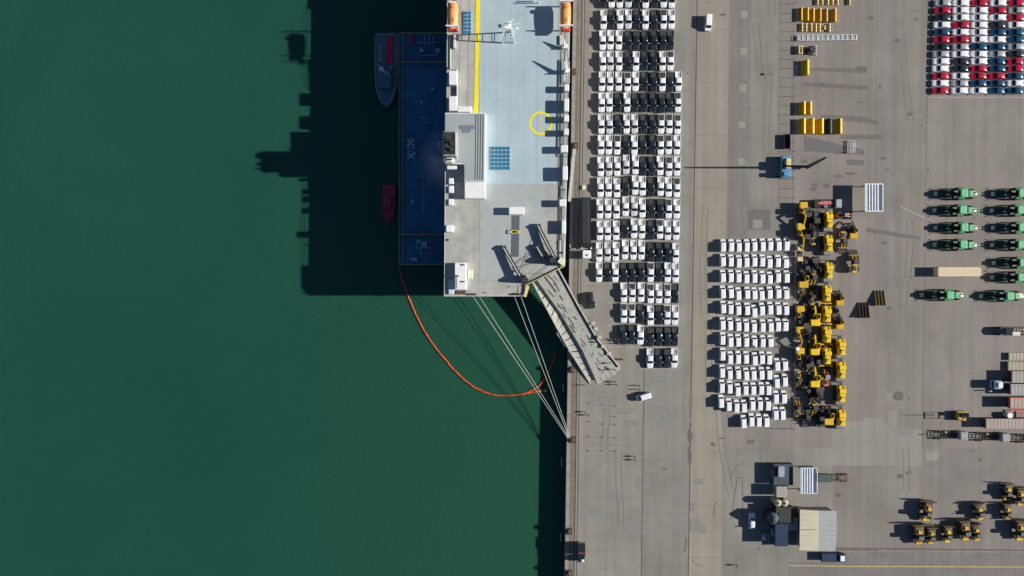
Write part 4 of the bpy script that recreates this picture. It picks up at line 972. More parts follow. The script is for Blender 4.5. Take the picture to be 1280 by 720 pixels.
g = G(729.8,234.5); tag(MB().box(g[0]-.5,g[0]+.5,g[1]-.6,g[1]+.6,.01,.55).box(g[0]-.2,g[0]+.2,g[1]-.25,g[1]+.25,.55,.6).build('service_box',cream),'small cream service box on the rail strip beside the gangway','box')
# ---------------- machines ----------------
def crawler(t, W, L, r=.45, w=.5, name='track'):
    for s in (-1,1):
        pr = []
        for k in range(9): a = math.pi/2+math.pi*k/8; pr.append((L/2-r-r*math.cos(a)*-1*-1, r+r*math.sin(a)))
        prof = [( (L/2-r)+r*math.cos(math.pi/2-math.pi*k/8), r+r*math.sin(math.pi/2-math.pi*k/8)) for k in range(9)] + [(-(L/2-r)-r*math.cos(math.pi/2-math.pi*k/8), r-r*math.sin(math.pi/2-math.pi*k/8)) for k in range(9)]
        x0, x1 = s*W/2-w/2, s*W/2+w/2
        mb = MB(); mb.rings([[(x0,y,z) for y,z in prof],[(x1,y,z) for y,z in prof]])
        n = int(L/.22)
        for k in range(n): y = -L/2+r+(L-2*r)*k/(n-1); mb.box(x0-.02,x1+.02,y-.03,y+.03,2*r,2*r+.04)
        mb.build(name, steel, t)
def make_dozer(blade=True, col=None):
    def f():
        Y = col or byel; t = thing('bulldozer','', 'bulldozer')          # faces -y
        crawler(t, 2.0, 3.5, .48, .52)
        mb = MB(); mb.bbox(-.72,.72,-1.95,.2,.6,2.45,.15); mb.build('engine_hood',Y,t)
        mb = MB(); mb.bbox(-.82,.82,.2,1.35,.6,2.75,.12); cb = mb.build('cab',Y,t)
        mb = MB(); mb.box(-.7,.7,.17,.2,1.7,2.6); mb.box(-.83,-.8,.35,1.2,1.7,2.6); mb.box(.8,.83,.35,1.2,1.7,2.6); mb.build('window',glass,cb)
        mb = MB(); mb.bbox(-.78,.78,1.35,2.1,.6,2.3,.1); mb.build('fuel_tank',Y,t)
        mb = MB(); mb.cyl((.3,-.8,2.45),.09,.5,'z',8); mb.build('exhaust_pipe',steel,t)
        mb = MB(); mb.box(-.6,-.25,-1.5,-.4,2.45,2.48); mb.box(.1,.5,1.5,1.95,2.3,2.34); mb.build('hood_vent',blackm,t)
        for s in (-1,1):
            mb = MB(); mb.beam((s*1.05,.4,.7),(s*1.1,-2.35,.5),.18,.25); mb.build('push_arm',Y,t)
        if blade:
            rs = []
            for x in (-1.6,-1.4,1.4,1.6):
                o = .25 if abs(x) > 1.5 else 0
                rs.append([(x,-2.55-o+.22*math.cos(a)*-1+.1,.6+.55*math.sin(a)) for a in (-1.2,-.6,0,.6,1.2)]+[(x,-2.35-o+.22*math.cos(a)*-1+.1,.6+.55*math.sin(a)) for a in (1.2,.6,0,-.6,-1.2)])
            mb = MB(); mb.rings(rs); mb.build('blade',Y,t)
        else:
            mb = MB(); mb.cyl((-.9,-2.35,.62),.62,1.8,'x',18); mb.build('front_drum',gsteel,t)
        mb = MB(); mb.beam((0,2.0,1.2),(0,2.75,1.2),.9,.2); mb.beam((-.4,2.7,1.2),(-.4,2.8,.2),.12,.15); mb.beam((.4,2.7,1.2),(.4,2.8,.2),.12,.15); mb.build('ripper',steel,t)
        return t
    return f
def make_excavator(pose, col=None):
    def f():
        Y = col or yel; t = thing('excavator','', 'excavator'); crawler(t, 2.2, 3.6, .42, .5)      # boom towards -y
        MB().box(-.6,.6,-.6,.6,.5,1.0).build('undercarriage',steel,t)
        mb = MB(); mb.bbox(-1.15,1.15,.35,1.95,1.05,2.15,.12); mb.build('engine_house',Y,t)
        mb = MB(); mb.bbox(-1.1,-.25,-1.1,.35,1.05,2.75,.1); cb = mb.build('cab',Y,t)
        mb = MB(); mb.box(-1.0,-.35,-1.13,-1.1,1.5,2.6); mb.box(-1.0,-.35,-.9,.1,2.75,2.78); mb.box(-1.13,-1.1,-.9,.2,1.6,2.55); mb.build('window',glass,cb)
        mb = MB(); mb.bbox(-.2,1.1,-1.0,.35,1.05,1.5,.06); mb.build('walkway_deck',steel,t)
        a,b,c,d = pose
        mb = MB(); mb.beam((.15,-.4,1.4),(.15,a,b),.38,.5); mb.beam((.15,a,b),(.15,c,d),.34,.42,.28,.3); bm = mb.build('boom',steel if col is None and a > -1.5 else Y,t)
        mb = MB(); mb.tube([(.15,-.7,1.3),(.15,a*.6,b*.8)],.1,8); mb.build('hydraulic_ram',rim,t)
        mb = MB(); e = (c*.62+a*.38+.4, .7); mb.beam((.15,c,d),(.15,e[0],e[1]),.28,.32); mb.build('stick',Y,t)
        pf = [(0,.7),(-.5,.5),(-.65,0),(-.3,-.35),(.3,-.3),(.22,-.2),(-.25,-.22),(-.52,.05),(-.4,.4),(.08,.58)]
        mb = MB(); mb.rings([[(x,e[0]+u,e[1]-.3+v) for u,v in pf] for x in (-.4,.7)]); mb.build('bucket',steel,t)
        return t
    return f
def make_loader(body_m, scale=1.0, head='bucket'):
    def f():
        t = thing('wheel_loader','', 'wheel loader'); s = scale                   # faces -y
        mb = MB(); mb.rings([[(-.6*s,.2*s,.8*s),(.6*s,.2*s,.8*s),(.75*s,2.9*s,.8*s),(-.75*s,2.9*s,.8*s)],[(-.6*s,.2*s,1.9*s),(.6*s,.2*s,1.9*s),(.7*s,2.8*s,1.75*s),(-.7*s,2.8*s,1.75*s)]]); mb.build('engine_hood',body_m,t)
        mb = MB(); mb.box(-.45*s,.45*s,.9*s,2.3*s,1.86*s,1.93*s); mb.cyl((.4*s,.8*s,1.85*s),.09,.7*s,'z',8); mb.build('hood_grille',steel,t)
        mb = MB(); mb.bbox(-.7*s,.7*s,-.95*s,.3*s,1.0*s,2.9*s,.1); cb = mb.build('cab',glass,t); mb = MB(); mb.bbox(-.78*s,.78*s,-1.05*s,.4*s,2.9*s,3.05*s,.04)
        for x in (-.7,.7):
            for y in (-.95,.3): mb.box(x*s-.06,x*s+.06,y*s-.06,y*s+.06,1.0*s,2.9*s)
        mb.build('cab_roof',steel if body_m is not orange else gsteel,cb)
        mb = MB(); mb.box(-.55*s,.55*s,-2.2*s,-.9*s,.7*s,1.3*s); mb.build('front_frame',steel,t)
        wheels(t,[(-1.05*s,-1.5*s),(1.05*s,-1.5*s),(-1.05*s,1.8*s),(1.05*s,1.8*s)],.78*s,.6*s)
        for q in (-1,1):
            mb = MB(); mb.beam((q*.5*s,-1.2*s,1.7*s),(q*.45*s,-3.0*s,.6*s),.18,.35); mb.build('lift_arm',body_m,t)
            MB().box(q*1.05*s-.36*s,q*1.05*s+.36*s,1.1*s,2.5*s,1.62*s,1.68*s).build('fender',steel,t)
        if head == 'bucket':
            pf = [(0,1.2),(-.9,.75),(-1.1,.1),(.1,0),(.15,.1),(-.85,.2),(-.75,.7),(.0,1.05)]
            pf = [(.0,1.15),(-.15,.3),(-1.15,.08),(-1.15,.0),(.0,.0),(.22,.3),(.2,1.0)]
            mb = MB(); mb.rings([[(x*s,(-3.0+v[0])*s,v[1]*s+.1) for v in pf] for x in (-1.45,1.45)]); mb.build('bucket',steel,t)
        else:
            mb = MB(); mb.box(-1.3*s,1.3*s,-3.3*s,-3.1*s,.3*s,1.3*s); mb.box(-.9*s,-.75*s,-4.2*s,-3.2*s,.3*s,.4*s); mb.box(.75*s,.9*s,-4.2*s,-3.2*s,.3*s,.4*s); mb.build('fork_carriage',steel,t)
        return t
    return f
def make_roller():
    t = thing('road_roller','', 'roller')
    for y in (-1.35,1.35): MB().cyl((-.8,y,.55),.55,1.6,'x',20).build('drum',gsteel,t)
    MB().bbox(-.7,.7,.7,1.95,.9,1.5,.1).build('rear_hood',palev,t); MB().bbox(-.7,.7,-1.95,-.8,.9,1.4,.1).build('front_hood',palev,t)
    MB().bbox(-.65,.65,-.7,.65,.7,1.1,.05).build('platform',steel,t); MB().box(-.25,.25,.0,.4,1.1,1.7).build('seat',blackm,t)
    mb = MB(); mb.tube([(-.6,.6,1.0),(-.6,.6,2.5),(.6,.6,2.5),(.6,.6,1.0)],.05,6); mb.build('roll_bar',palev,t)
    return t
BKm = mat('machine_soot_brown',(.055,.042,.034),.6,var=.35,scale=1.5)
DZb = Placer(make_dozer(True)); DZd = Placer(make_dozer(False))
EX1 = Placer(make_excavator((-2.0,3.0,-4.4,1.6))); EX2 = Placer(make_excavator((-1.3,2.6,-3.0,2.3), byel)); EX3 = Placer(make_excavator((-1.4,2.5,-3.0,1.6)))
LD1 = Placer(make_loader(yel,.8)); LDo = Placer(make_loader(orange,.75)); RL = Placer(make_roller)
GY = 'yellow construction machines parked beside the fence'
def put(pl, x, y, rot, label, h=2.0, group=GY, scale=None):
    if group == GY: s = scale or (1,1,1); scale = (s[0]*1.1, s[1]*1.1, s[2]*1.22)
    g = G(x, y, h); return pl((g[0],g[1],.02), R(rot), label, group, scale)
for k,y in enumerate((434,463,492.5,522.5)): put(DZd,1051.5,y,rv.uniform(-3,3),f'bright yellow crawler roller, {ORD[k]} from top in the rightmost column of four',2.2,GY,(1.05,1.0,1))
for k,(y,b) in enumerate(((275,0),(304.5,0),(338.5,0),(367,1),(393,1),(418.5,1),(445.5,1))): put(DZb if b else DZd,1035.5 if k<3 else 1033.5,y,rv.uniform(-3,3),f'bright yellow {"bulldozer with lowered blade" if b else "crawler roller"}, {ORD[k]} from top in the second column from right',2.2,GY,(1.05,.98,1))
LDorange = put(LDo,1033,472,180,'pale orange wheel loader, the only orange machine in the second column from right',1.6)
put(EX3,1035,521,180,'yellow excavator in the bottom row, between two brown and bright machines',1.8)
for k,(y) in enumerate((397.5,434,474)): put(EX2,1018,y,180,f'bright yellow excavator with boom raised uphill, {ORD[k]} of three in the third column',1.8)
put(LD1,1018,508,0,'yellow wheel loader at the bottom of the third column from right',1.6)
put(LD1,1017,296,180,'dark-shaded yellow wheel loader between the boom and the top crawlers',1.6,GY,(.9,.9,.9)); put(LD1,1017,345,0,'yellow wheel loader in shade left of the third crawler roller',1.6,GY,(1,1,1)); put(LD1,1016,372,180,'yellow wheel loader in shade above the bright excavators',1.6,GY,(.8,.8,.8))
put(EX1,1003.5,262,0,'yellow excavator at the top of the machine block, boom down the photo',1.8,GY,(.85,.95,1)); put(EX1,1001,289,5,'yellow excavator with its thin boom lying straight along the fence',1.8,GY,(.8,1.05,.9))
put(RL,999.5,317,0,'pale yellow road roller beside the top right corner of the van block',1.2)
put(EX3,1003.5,350,180,'yellow excavator whose curved boom points up the photo below the roller',1.8)
put(LD1,1003.5,364,0,'small yellow wheel loader at the fence with white spots on its deck',1.5,GY,(.75,.75,.75)); put(EX3,1000,391.5,0,'yellow excavator at the fence, level with the fifth crawler',1.8,GY,(.85,.95,.9))
put(EX1,999.5,417,0,'yellow excavator showing its long slender boom, at the fence in mid block',1.8,GY,(.8,.9,.9)); put(EX3,1000,444,0,'yellow excavator at the fence just below the white lamp head',1.8,GY,(.85,.95,.9))
put(LD1,999,474,0,'shaded wheel loader with yellow roof bits near the bottom of the fence column',1.6,GY,(.85,.85,.85)); put(LD1,998,511,180,'dark-looking wheel loader in the bottom left corner of the machine block',1.6,GY,(.9,.9,.9)); put(LD1,1010,488,40,'grey-looking wheel loader standing askew near the bottom of the block',1.6,GY,(.7,.7,.7))
put(LDo,1056,269,90,'small orange wheel loader lying across, below the glazed canopy',1.6,GY,(.85,.85,.85)); put(LD1,1054,300,0,'yellow and dark wheel loader right of the second crawler roller',1.6,GY,(1,.95,1.1))
put(EX3,1066,290,180,'amber excavator just right of the dark wheel loader',1.6,GY,(.8,.9,.85)); put(LD1,1068,329,180,'large yellow wheel loader alone on the right edge of the machine block',1.8,GY,(1.1,1.05,1.15))
put(EX3,1049.5,374,180,'amber excavator right of the fourth crawler, second above its like',1.6,GY,(.75,.8,.8)); put(EX3,1049.5,404,180,'amber excavator right of the sixth crawler, just above the rightmost column',1.6,GY,(.75,.8,.8))

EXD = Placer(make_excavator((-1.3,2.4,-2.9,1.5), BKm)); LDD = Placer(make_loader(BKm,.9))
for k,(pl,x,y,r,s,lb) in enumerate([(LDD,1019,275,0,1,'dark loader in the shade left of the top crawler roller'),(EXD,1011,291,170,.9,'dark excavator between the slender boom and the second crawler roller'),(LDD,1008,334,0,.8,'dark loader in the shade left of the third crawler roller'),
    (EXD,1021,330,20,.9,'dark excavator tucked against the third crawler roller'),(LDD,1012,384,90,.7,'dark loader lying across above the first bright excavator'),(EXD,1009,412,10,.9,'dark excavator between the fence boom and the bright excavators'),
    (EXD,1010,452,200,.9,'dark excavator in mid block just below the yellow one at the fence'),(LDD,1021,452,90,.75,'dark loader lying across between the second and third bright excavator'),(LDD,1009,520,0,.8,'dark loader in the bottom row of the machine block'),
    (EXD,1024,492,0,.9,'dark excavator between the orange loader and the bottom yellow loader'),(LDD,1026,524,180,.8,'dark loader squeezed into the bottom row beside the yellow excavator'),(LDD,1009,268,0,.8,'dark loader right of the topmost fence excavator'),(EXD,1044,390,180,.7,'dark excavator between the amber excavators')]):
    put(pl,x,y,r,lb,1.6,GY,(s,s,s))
# loose yellow buckets and counterweights near the top
def make_trough(L, m, Wd=1.15, Hh=1.15):
    def f():
        t = thing('loader_bucket','', 'bucket')
        pf = [(-Wd*.5,.0),(Wd*.25,0),(Wd*.48,.35*Hh),(Wd*.5,Hh),(Wd*.22,Hh+.12),(Wd*.2,Hh+.02),(Wd*.38,Hh*.9),(Wd*.36,.4*Hh),(Wd*.18,.1),(-Wd*.5,.1)]
        mb = MB(); mb.rings([[(u,y,v) for u,v in pf] for y in (-L/2,L/2)]); mb.build('shell',m,t)
        for y in (-L/2,L/2-.06,): MB().rings([[(u,yy,v) for u,v in ((-Wd*.4,.02),(Wd*.25,.02),(Wd*.46,.35*Hh),(Wd*.48,Hh),(-Wd*.1,Hh*.55))] for yy in (y,y+.06)]).build('side_plate',m,t)
        mb = MB(); 
        for y in (-.45,.45): mb.box(Wd*.5,Wd*.68,y-.06,y+.06,.4,1.0)
        mb.build('bracket',steel,t); return t
    return f
TB = Placer(make_trough(3.7,yel)); TP = Placer(make_trough(2.3,palev,.95,.6)); TBig = Placer(make_trough(4.2,byel,1.7,1.7)); 
for k,x in enumerate((1000.5,1008.3,1015.6,1024,1032,1042.7)): put(TB,x,17.5+ (k>1)*1.3,0,f'yellow loader bucket, {ORD[k]} from left of six in the upper row',1,'loose loader buckets near the top fence')
for k,x in enumerate((1001.6,1007,1013.3,1018.8,1023.8,1029.8,1036)): put(TP,x,34+.4*(k>2),0,f'pale yellow steel counterweight, {ORD[k]} from left of seven in a row',.6,'pale counterweights near the top fence',(1,1 if k!=5 else .5,1))
for k,x in enumerate((1021,1027,1034,1040,1046,1061)): put(TP,x,.8,0,f'pale yellow bucket cut by the top edge, {ORD[k]} from left of six',.6,'buckets cut by the top edge')
put(TBig,1007.5,84,0,'large bright yellow bucket standing alone beside the fence',1.6,None); 
for k,x in enumerate((1003.5,1011.5)): put(TBig,x,135,0,f'amber dump body, {("left","right")[k]} one of the pair above the row of five',1.5,'amber dump bodies by the fence',(.8,.85,1))
for k,(x,) in enumerate(((1003,),(1014,),(1025.5,),(1048.5,))): put(TBig,x,157.5,0,f'amber dump body with bright lip, {ORD[k]} from left in the lower row of dump bodies',1.5,'amber dump bodies by the fence',(1.0,1.0,1))
TD = Placer(make_trough(4.2,steel,1.7,1.7)); put(TD,1036,157.5,0,'black dump body, the only dark one in the lower row of dump bodies',1.5,'amber dump bodies by the fence')
def make_crate():
    t = thing('wire_crate','', 'crate'); mb = MB()
    for x in (-.65,.65):
        for y in (-.75,.75): mb.box(x-.06,x+.06,y-.06,y+.06,0,.9)
    for z in (.1,.5,.85):
        for y in (-.75,.75): mb.box(-.65,.65,y-.05,y+.05,z,z+.08)
        for x in (-.65,.65): mb.box(x-.05,x+.05,-.75,.75,z,z+.08)
    mb.build('frame',shipw,t); mb = MB(); mb.bbox(-.5,.5,-.6,.6,.1,.7,.06); mb.build('load',mat('crate_load',(.42,.44,.44),.7,rnd=.4),t); return t
CRt = Placer(make_crate)
for k in range(12): put(CRt,1000.5+6.15*k,47-.05*k,0,f'white-framed metal crate, {ORD[k]} from left in the row of twelve',.9,'white metal crates in a row near the top')
# small load and dark tank
t = thing('pump_unit','dark round pump unit with white fittings beside the fence near the top','pump'); g = G(1013.5,62.5,1); t.location = (*g,.02)
MB().cyl((0,0,0),1.15,1.7,'z',18,1.0).build('tank',darkg,t); MB().cyl((0,0,1.7),.6,.3,'z',14).build('cap',steel,t)
mb = MB(); 
for y in (-1.1,-.3,.5,1.2): mb.cyl((1.6,y,0),.16,1.0,'z',8); mb.box(1.1,1.6,y-.05,y+.05,.8,.9)
mb.build('valve',shipw,t)
t = thing('steel_cabinet','narrow pale cabinet standing left of the dark pump unit','cabinet'); g = G(1000.8,62,1); t.location = (*g,.02); MB().bbox(-.6,.6,-1.2,1.2,0,1.1,.1).build('case',palev,t); MB().box(-.62,-.6,-.9,.9,.2,.9).build('door',rust,t); MB().box(.0,.35,-1,.8,1.1,1.2).build('lid',rust,t)
# yard fence with posts
FX = lambda y: 992.6-.0138*y*.35
fence = thing('yard_fence','long wire mesh fence with regular posts between lanes and machines','fence')
for k in range(-8,48):
    y = 5+11.55*k
    if y > 541: break
    g = G(FX(y),y); MB().box(g[0]-.05,g[0]+.05,g[1]-.05,g[1]+.05,0,2.3).build('post',gsteel,fence)
mb = MB(); p, q = G(FX(-88),-88), G(FX(537),537)
for z in (.1,2.25): mb.beam((*p,z),(*q,z),.022,.022)
mb.build('rail_wire',gsteel,fence)
mb = MB(); n = 900
for k in range(n):
    a = Vector(p).lerp(Vector(q),k/n); 
    mb.beam((a.x,a.y,.1),(a.x,a.y,2.25),.006,.006)
mb.build('mesh_wire',gsteel,fence).__setitem__('kind','stuff')
mb = MB(); g0 = G(990,536); g1 = G(964,535.5); mb.beam((*g0,1.1),(*g1,1.1),.06,.06); mb.beam((*g0,.5),(*g1,.5),.05,.05)
for f in (0,.5,1): a = Vector(g0).lerp(Vector(g1),f); mb.box(a.x-.05,a.x+.05,a.y-.05,a.y+.05,0,1.2)
tag(mb.build('pipe_barrier',gsteel),'low steel pipe barrier closing the lane at the bottom of the van block','barrier')
# lamp column in the van block
t = thing('lamp_column','tall lamp column with round white head beside the van block','street lamp'); g = G(985.5,433.5,0); t.location = (*g,0)
MB().cyl((0,0,0),.14,7.6,'z',10,.09).build('pole',gsteel,t); MB().cyl((0,0,7.6),.55,.18,'z',16,.5).build('lamp_head',shipw,t); MB().box(-.3,.3,-.3,.3,0,.3).build('base',conc,t)
# blue mobile crane
t = thing('mobile_crane','blue mobile crane with a dark arm and tall thin mast beside the fence','crane'); g = G(982,208.5,1.5); t.location = (*g,.02)
bl = mat('crane_blue',(.10,.28,.45),.4,var=.1,scale=1)
MB().bbox(-1.3,1.3,-3.0,3.0,.7,2.2,.2).build('chassis_body',bl,t); MB().bbox(-.2,1.1,-.6,2.2,2.2,2.7,.1).build('counterweight',palev,t)
MB().bbox(-1.1,-.3,-.8,1.6,2.2,3.4,.2).build('machine_house',blackm,t); cb = MB().bbox(-1.15,.2,-2.7,-1.5,2.2,3.3,.15).build('cab',bl,t); MB().box(-1.17,-1.15,-2.5,-1.7,2.5,3.1).build('window',glass,cb)
wheels(t,[(s*1.1,y) for s in (-1,1) for y in (-2.4,-1.0,1.0,2.4)],.5,.35)
mn = mat('mast_navy',(.03,.045,.07),.6)
MB().beam((.9,0,2.0),(6.0,0,1.6),.75,.6,.6,.5).build('arm',mn,t)
MB().cyl((6.1,0,1.0),.55,.9,'z',14).build('arm_joint',steel,t)
MB().beam((6.1,0,1.5),(4.9,0,18.0),.85,.75,.4,.4).build('mast',mn,t)
for s in (-1,1): MB().box(-2.4,2.4,s*2.6-.15,s*2.6+.15,.25,.45).build('outrigger',steel,t)
t = thing('dark_skip','dark open steel skip just above the blue crane','skip'); g = G(983.5,177,.8); t.location = (*g,.01); mb = MB(); mb.box(-.9,.9,-2,-1.9,0,1.2); mb.box(-.9,.9,1.9,2,0,1.2); mb.box(-.9,-.8,-1.9,1.9,0,1.2); mb.box(.8,.9,-1.9,1.9,0,1.2); mb.box(-.8,.8,-1.9,1.9,.0,.1); mb.build('shell',steel,t); MB().box(-.75,.75,-1.8,1.8,.1,.4).build('scrap_fill',blackm,t)
# white pipe racks
def make_rack(): 
    t = thing('pipe_rack','', 'pipe rack')
    for k in range(6): MB().tube([(-1.2+.42*k,-1.8,.5),(-1.2+.42*k,1.8,.5)],.07,6).build('pipe',shipw,t)
    mb = MB(); 
    for y in (-1.5,0,1.5): mb.box(-1.4,1.2,y-.08,y+.08,.3,.42)
    for x in (-1.3,1.1):
        for y in (-1.5,1.5): mb.box(x-.06,x+.06,y-.06,y+.06,0,.9)
    mb.build('frame',gsteel,t); return t
put(Placer(make_rack),1065,184,-4,'white pipe rack lying on the yard right of the blue crane jib',.6,None)
# steel tine frames
def make_tine(m):
    def f():
        t = thing('fork_frame','', 'fork frame')
        for k in range(4):
            x = -1.35+.85*k; mb = MB(); mb.rings([[(x-.07,-2.0,0),(x+.07,-2.0,0),(x+.07,-2.0,1.5),(x-.07,-2.0,1.5)],[(x-.06,2.2,0),(x+.06,2.2,0),(x+.06,2.2,.25),(x-.06,2.2,.25)]]); mb.build('tine',m,t)
        MB().box(-1.5,1.4,-2.15,-2.0,.2,.5).build('cross_bar',m,t); return t
    return f
put(Placer(make_tine(rust)),1081,388,0,'dark rusty four-tined fork frame, lower left of the pair on open ground',1,'steel fork frames on the open yard'); put(Placer(make_tine(mat('olive_steel',(.20,.18,.05),.6))),1101,373,0,'olive four-tined fork frame, upper right of the pair on open ground',1,'steel fork frames on the open yard')

# ---------------- tractors ----------------
def make_tractor():
    t = thing('farm_tractor','', 'tractor')     # faces +x
    cb = MB().bbox(-2.9,-1.1,-.85,.85,1.9,3.25,.08).build('cab',glass,t)
    MB().rings([[(-3.0+i,-1.0+i,z),(-1.5-i,-1.0+i,z),(-1.25-i,-.7+i,z),(-1.25-i,.7-i,z),(-1.5-i,1.0-i,z),(-3.0+i,1.0-i,z),(-3.15+i,.7-i,z),(-3.15+i,-.7+i,z)] for i,z in ((0,3.25),(0,3.42),(.2,3.55))]).build('cab_roof',lgreen,cb)
    mb = MB(); mb.rings([[(-1.1,-.55,1.1),(-1.1,.55,1.1),(-1.1,.6,2.35),(-1.1,-.6,2.35)],[(.6,-.5,1.1),(.6,.5,1.1),(.6,.52,2.25),(.6,-.52,2.25)],[(1.9,-.42,1.1),(1.9,.42,1.1),(1.9,.4,1.95),(1.9,-.4,1.95)]]); mb.build('hood',green,t)
    mb = MB(); mb.bbox(-.45,.5,-.72,.72,2.36,2.55,.06); mb.build('hood_panel',lgreen,t)
    gp = mat('frame_palegreen',(.22,.30,.20),.6)
    MB().bbox(2.0,2.5,-.5,.5,.7,1.3,.06).build('rear_frame',gp,t); MB().bbox(2.7,3.2,-.38,.38,.7,1.2,.06).build('rear_frame',gp,t); MB().box(2.4,4.2,-.12,.12,.75,.95).build('drawbar',green,t)
    mb = MB(); mb.rings([[(-3.6,-1.25,.5),(-3.6,1.25,.5),(-3.6,1.2,1.3),(-3.6,-1.2,1.3)],[(-6.6,-1.15,.5),(-6.6,1.15,.5),(-6.6,1.1,1.2),(-6.6,-1.1,1.2)],[(-7.2,-.6,.5),(-7.2,.6,.5),(-7.2,.55,1.1),(-7.2,-.55,1.1)],[(-8.6,-.5,.5),(-8.6,.5,.5),(-8.6,.45,1.0),(-8.6,-.45,1.0)]]); mb.build('front_body',mat('shaded_green',(.008,.045,.028),.5),t)  # cab shade painted into the front body's darker green
    for (x,y) in ((-5.2,.5),(-5.6,-.3),(-4.8,-.5)): MB().cyl((x,y,1.2),.12,1.0,'z',8).build('marker_lamp',gp,t)
    for s in (-1,1): MB().beam((-6.4,s*1.2,1.1),(-8.2,s*1.5,.6),.1,.1).build('side_guard',gsteel,t)
    mb = MB(); mb.cyl((1.4,.2,2.1),.17,.5,'z',10); mb.cyl((1.0,-.25,2.1),.22,.25,'z',10); mb.build('exhaust_pipe',rim,t)
    mb = MB(); mb.box(-3.6,2.3,-.3,.3,.6,1.15); mb.build('chassis',darkg,t)
    for s in (-1,1):
        mb = MB(); mb.rings([[(-3.1,s*.8,1.7),(-1.1,s*.8,1.7),(-1.1,s*1.45,1.7),(-3.1,s*1.45,1.7)][::s],[(-2.8,s*.8,2.05),(-1.5,s*.8,2.05),(-1.5,s*1.4,2.05),(-2.8,s*1.4,2.05)][::s]]); mb.build('fender',green,t)
    def wh(x,y,r,w,nm='wheel'):
        mb = MB(); mb.cyl((x,y-w/2,r),r,w,'y',18); mb.mi = 1; mb.cyl((x,y-w/2-.02,r),r*.5,w+.04,'y',12); mb.build(nm,[tyre,byel],t)
    for s in (-1,1): wh(-2.2,s*1.22,.95,.55); wh(1.1,s*1.0,.62,.42)
    mb = MB(); mb.tube([(-1.0,-.85,2.0),(-.6,-1.1,2.5),(-.6,-1.3,2.5)],.04,5); mb.tube([(-1.0,.85,2.0),(-.6,1.1,2.5),(-.6,1.3,2.5)],.04,5); mb.build('mirror',steel,t)
    mb = MB(); mb.box(-3.7,-3.4,-.5,.5,.6,1.4); mb.build('bulkhead',darkg,t)
    return t
TRc = Placer(make_tractor)
TX = [(241,1206.5,1),(262,1205,1),(284,1206.5,1),(305.5,1205.5,1),(369,1189,1)]
def tractor(x, y, label): 
    g = G(x, y, 4.0); TRc((g[0]+2.05*1.1, g[1], .02), rv.uniform(-.01,.01), label, 'green tractors parked nose to tail', (1.1,1.12,1.15))
for k,(y,x,_) in enumerate(TX[:4]): tractor(x,y,f'green tractor, {ORD[k]} from top in the left tractor column'); tractor(x+ (1279-1206.5),y,f'green tractor cut by the right edge, {ORD[k]} from top in the right tractor column')
tractor(1280,328,'green tractor cut by the right edge, just above the level of the cream container'); tractor(1278,346.5,'green tractor cut by the right edge, right of the cream container')
tractor(1188.8,369,'green tractor left of two in the lowest tractor row'); tractor(1264,370,'green tractor right of two in the lowest tractor row')
# cream container
t = thing('shipping_container','long cream shipping container alone on the open yard','container'); a,c = GV(1173,345.3,2.9),GV(1226.3,334.3,2.9)
mb = MB(); mb.box(a.x,c.x,a.y,c.y,.1,2.82); mb.build('body',mat('container_cream',(.90,.74,.50),.5,var=.06,scale=.8),t)
mb = MB()
for k in range(58): x = a.x+.12+k*(c.x-a.x-.24)/57; mb.box(x-.04,x+.04,a.y+.12,c.y-.12,2.82,2.85); mb.box(x-.04,x+.04,a.y-.025,a.y,.3,2.6); mb.box(x-.04,x+.04,c.y,c.y+.025,.3,2.6)
mb.build('corrugation',mat('container_cream_b',(.84,.68,.46),.5),t).__setitem__('kind','stuff')
mb = MB()
for x in (a.x,c.x):
    for y in (a.y,c.y): mb.box(x-.09,x+.09,y-.09,y+.09,.02,2.9)
mb.build('corner_post',rust,t)
mb = MB(); mb.box(c.x,c.x+.04,a.y+.1,(a.y+c.y)/2-.02,.3,2.7); mb.box(c.x,c.x+.04,(a.y+c.y)/2+.02,c.y-.1,.3,2.7); mb.build('door',MATS['container_cream'],t)

# ---------------- flats, trailers and trucks at the right edge ----------------
def flat(name, x0,x1,y0,y1,h,m,label,cat='flat rack',slat=None,ends=None,group=None):
    t = thing(name,label,cat,group=group); a,c = GV(x0,y1,h),GV(x1,y0,h); t.location = (a.x,(a.y+c.y)/2,0); L = c.x-a.x; W = c.y-a.y
    MB().bbox(0,L,-W/2,W/2,h-.35,h,.04).build('deck',m,t)
    mb = MB()
    for k in range(int(L/1.0)+1): mb.box(.15+k*1.0,.25+k*1.0,-W/2+.1,W/2-.1,h,h+.03)
    mb.build('plank_joint',slat or MATS['joint_grey'],t)
    mb = MB(); mb.box(.1,L,-W/2+.1,-W/2+.35,.0,h-.35); mb.box(.1,L,W/2-.35,W/2-.1,.0,h-.35); mb.build('side_beam',steel,t)
    if ends: 
        mb = MB(); mb.box(-.15,.05,-W/2,W/2,h-.4,h+ends); mb.build('end_wall',m if ends<1 else gsteel,t)
    return t
tan = mat('flat_tan',(.40,.35,.25),.75,var=.15,scale=.8); gry = mat('flat_grey',(.36,.34,.31),.75,var=.12,scale=.8); pink = mat('flat_pinkish',(.40,.32,.27),.75,var=.1,scale=.8); redf = mat('frame_red',(.62,.13,.11),.5,var=.1,scale=1)
flat('flat_rack',1261,1335,441,450.5,.95,tan,'tan flat rack, upper of the two thin ones at the right edge'); flat('flat_rack',1260,1335,452,463,.95,tan,'tan flat rack, lower of the two thin ones at the right edge')
flat('flat_rack',1265,1335,464,478.5,3.0,gry,'grey high platform at the right edge, upper of two behind the pale cab'); flat('flat_rack',1263.5,1335,480,493.5,3.0,gry,'grey high platform at the right edge, lower of two behind the pale cab')
tt = flat('flat_rack',1263,1335,497,510.5,3.0,pink,'pinkish platform with red side rails at the right edge',ends=.3); 
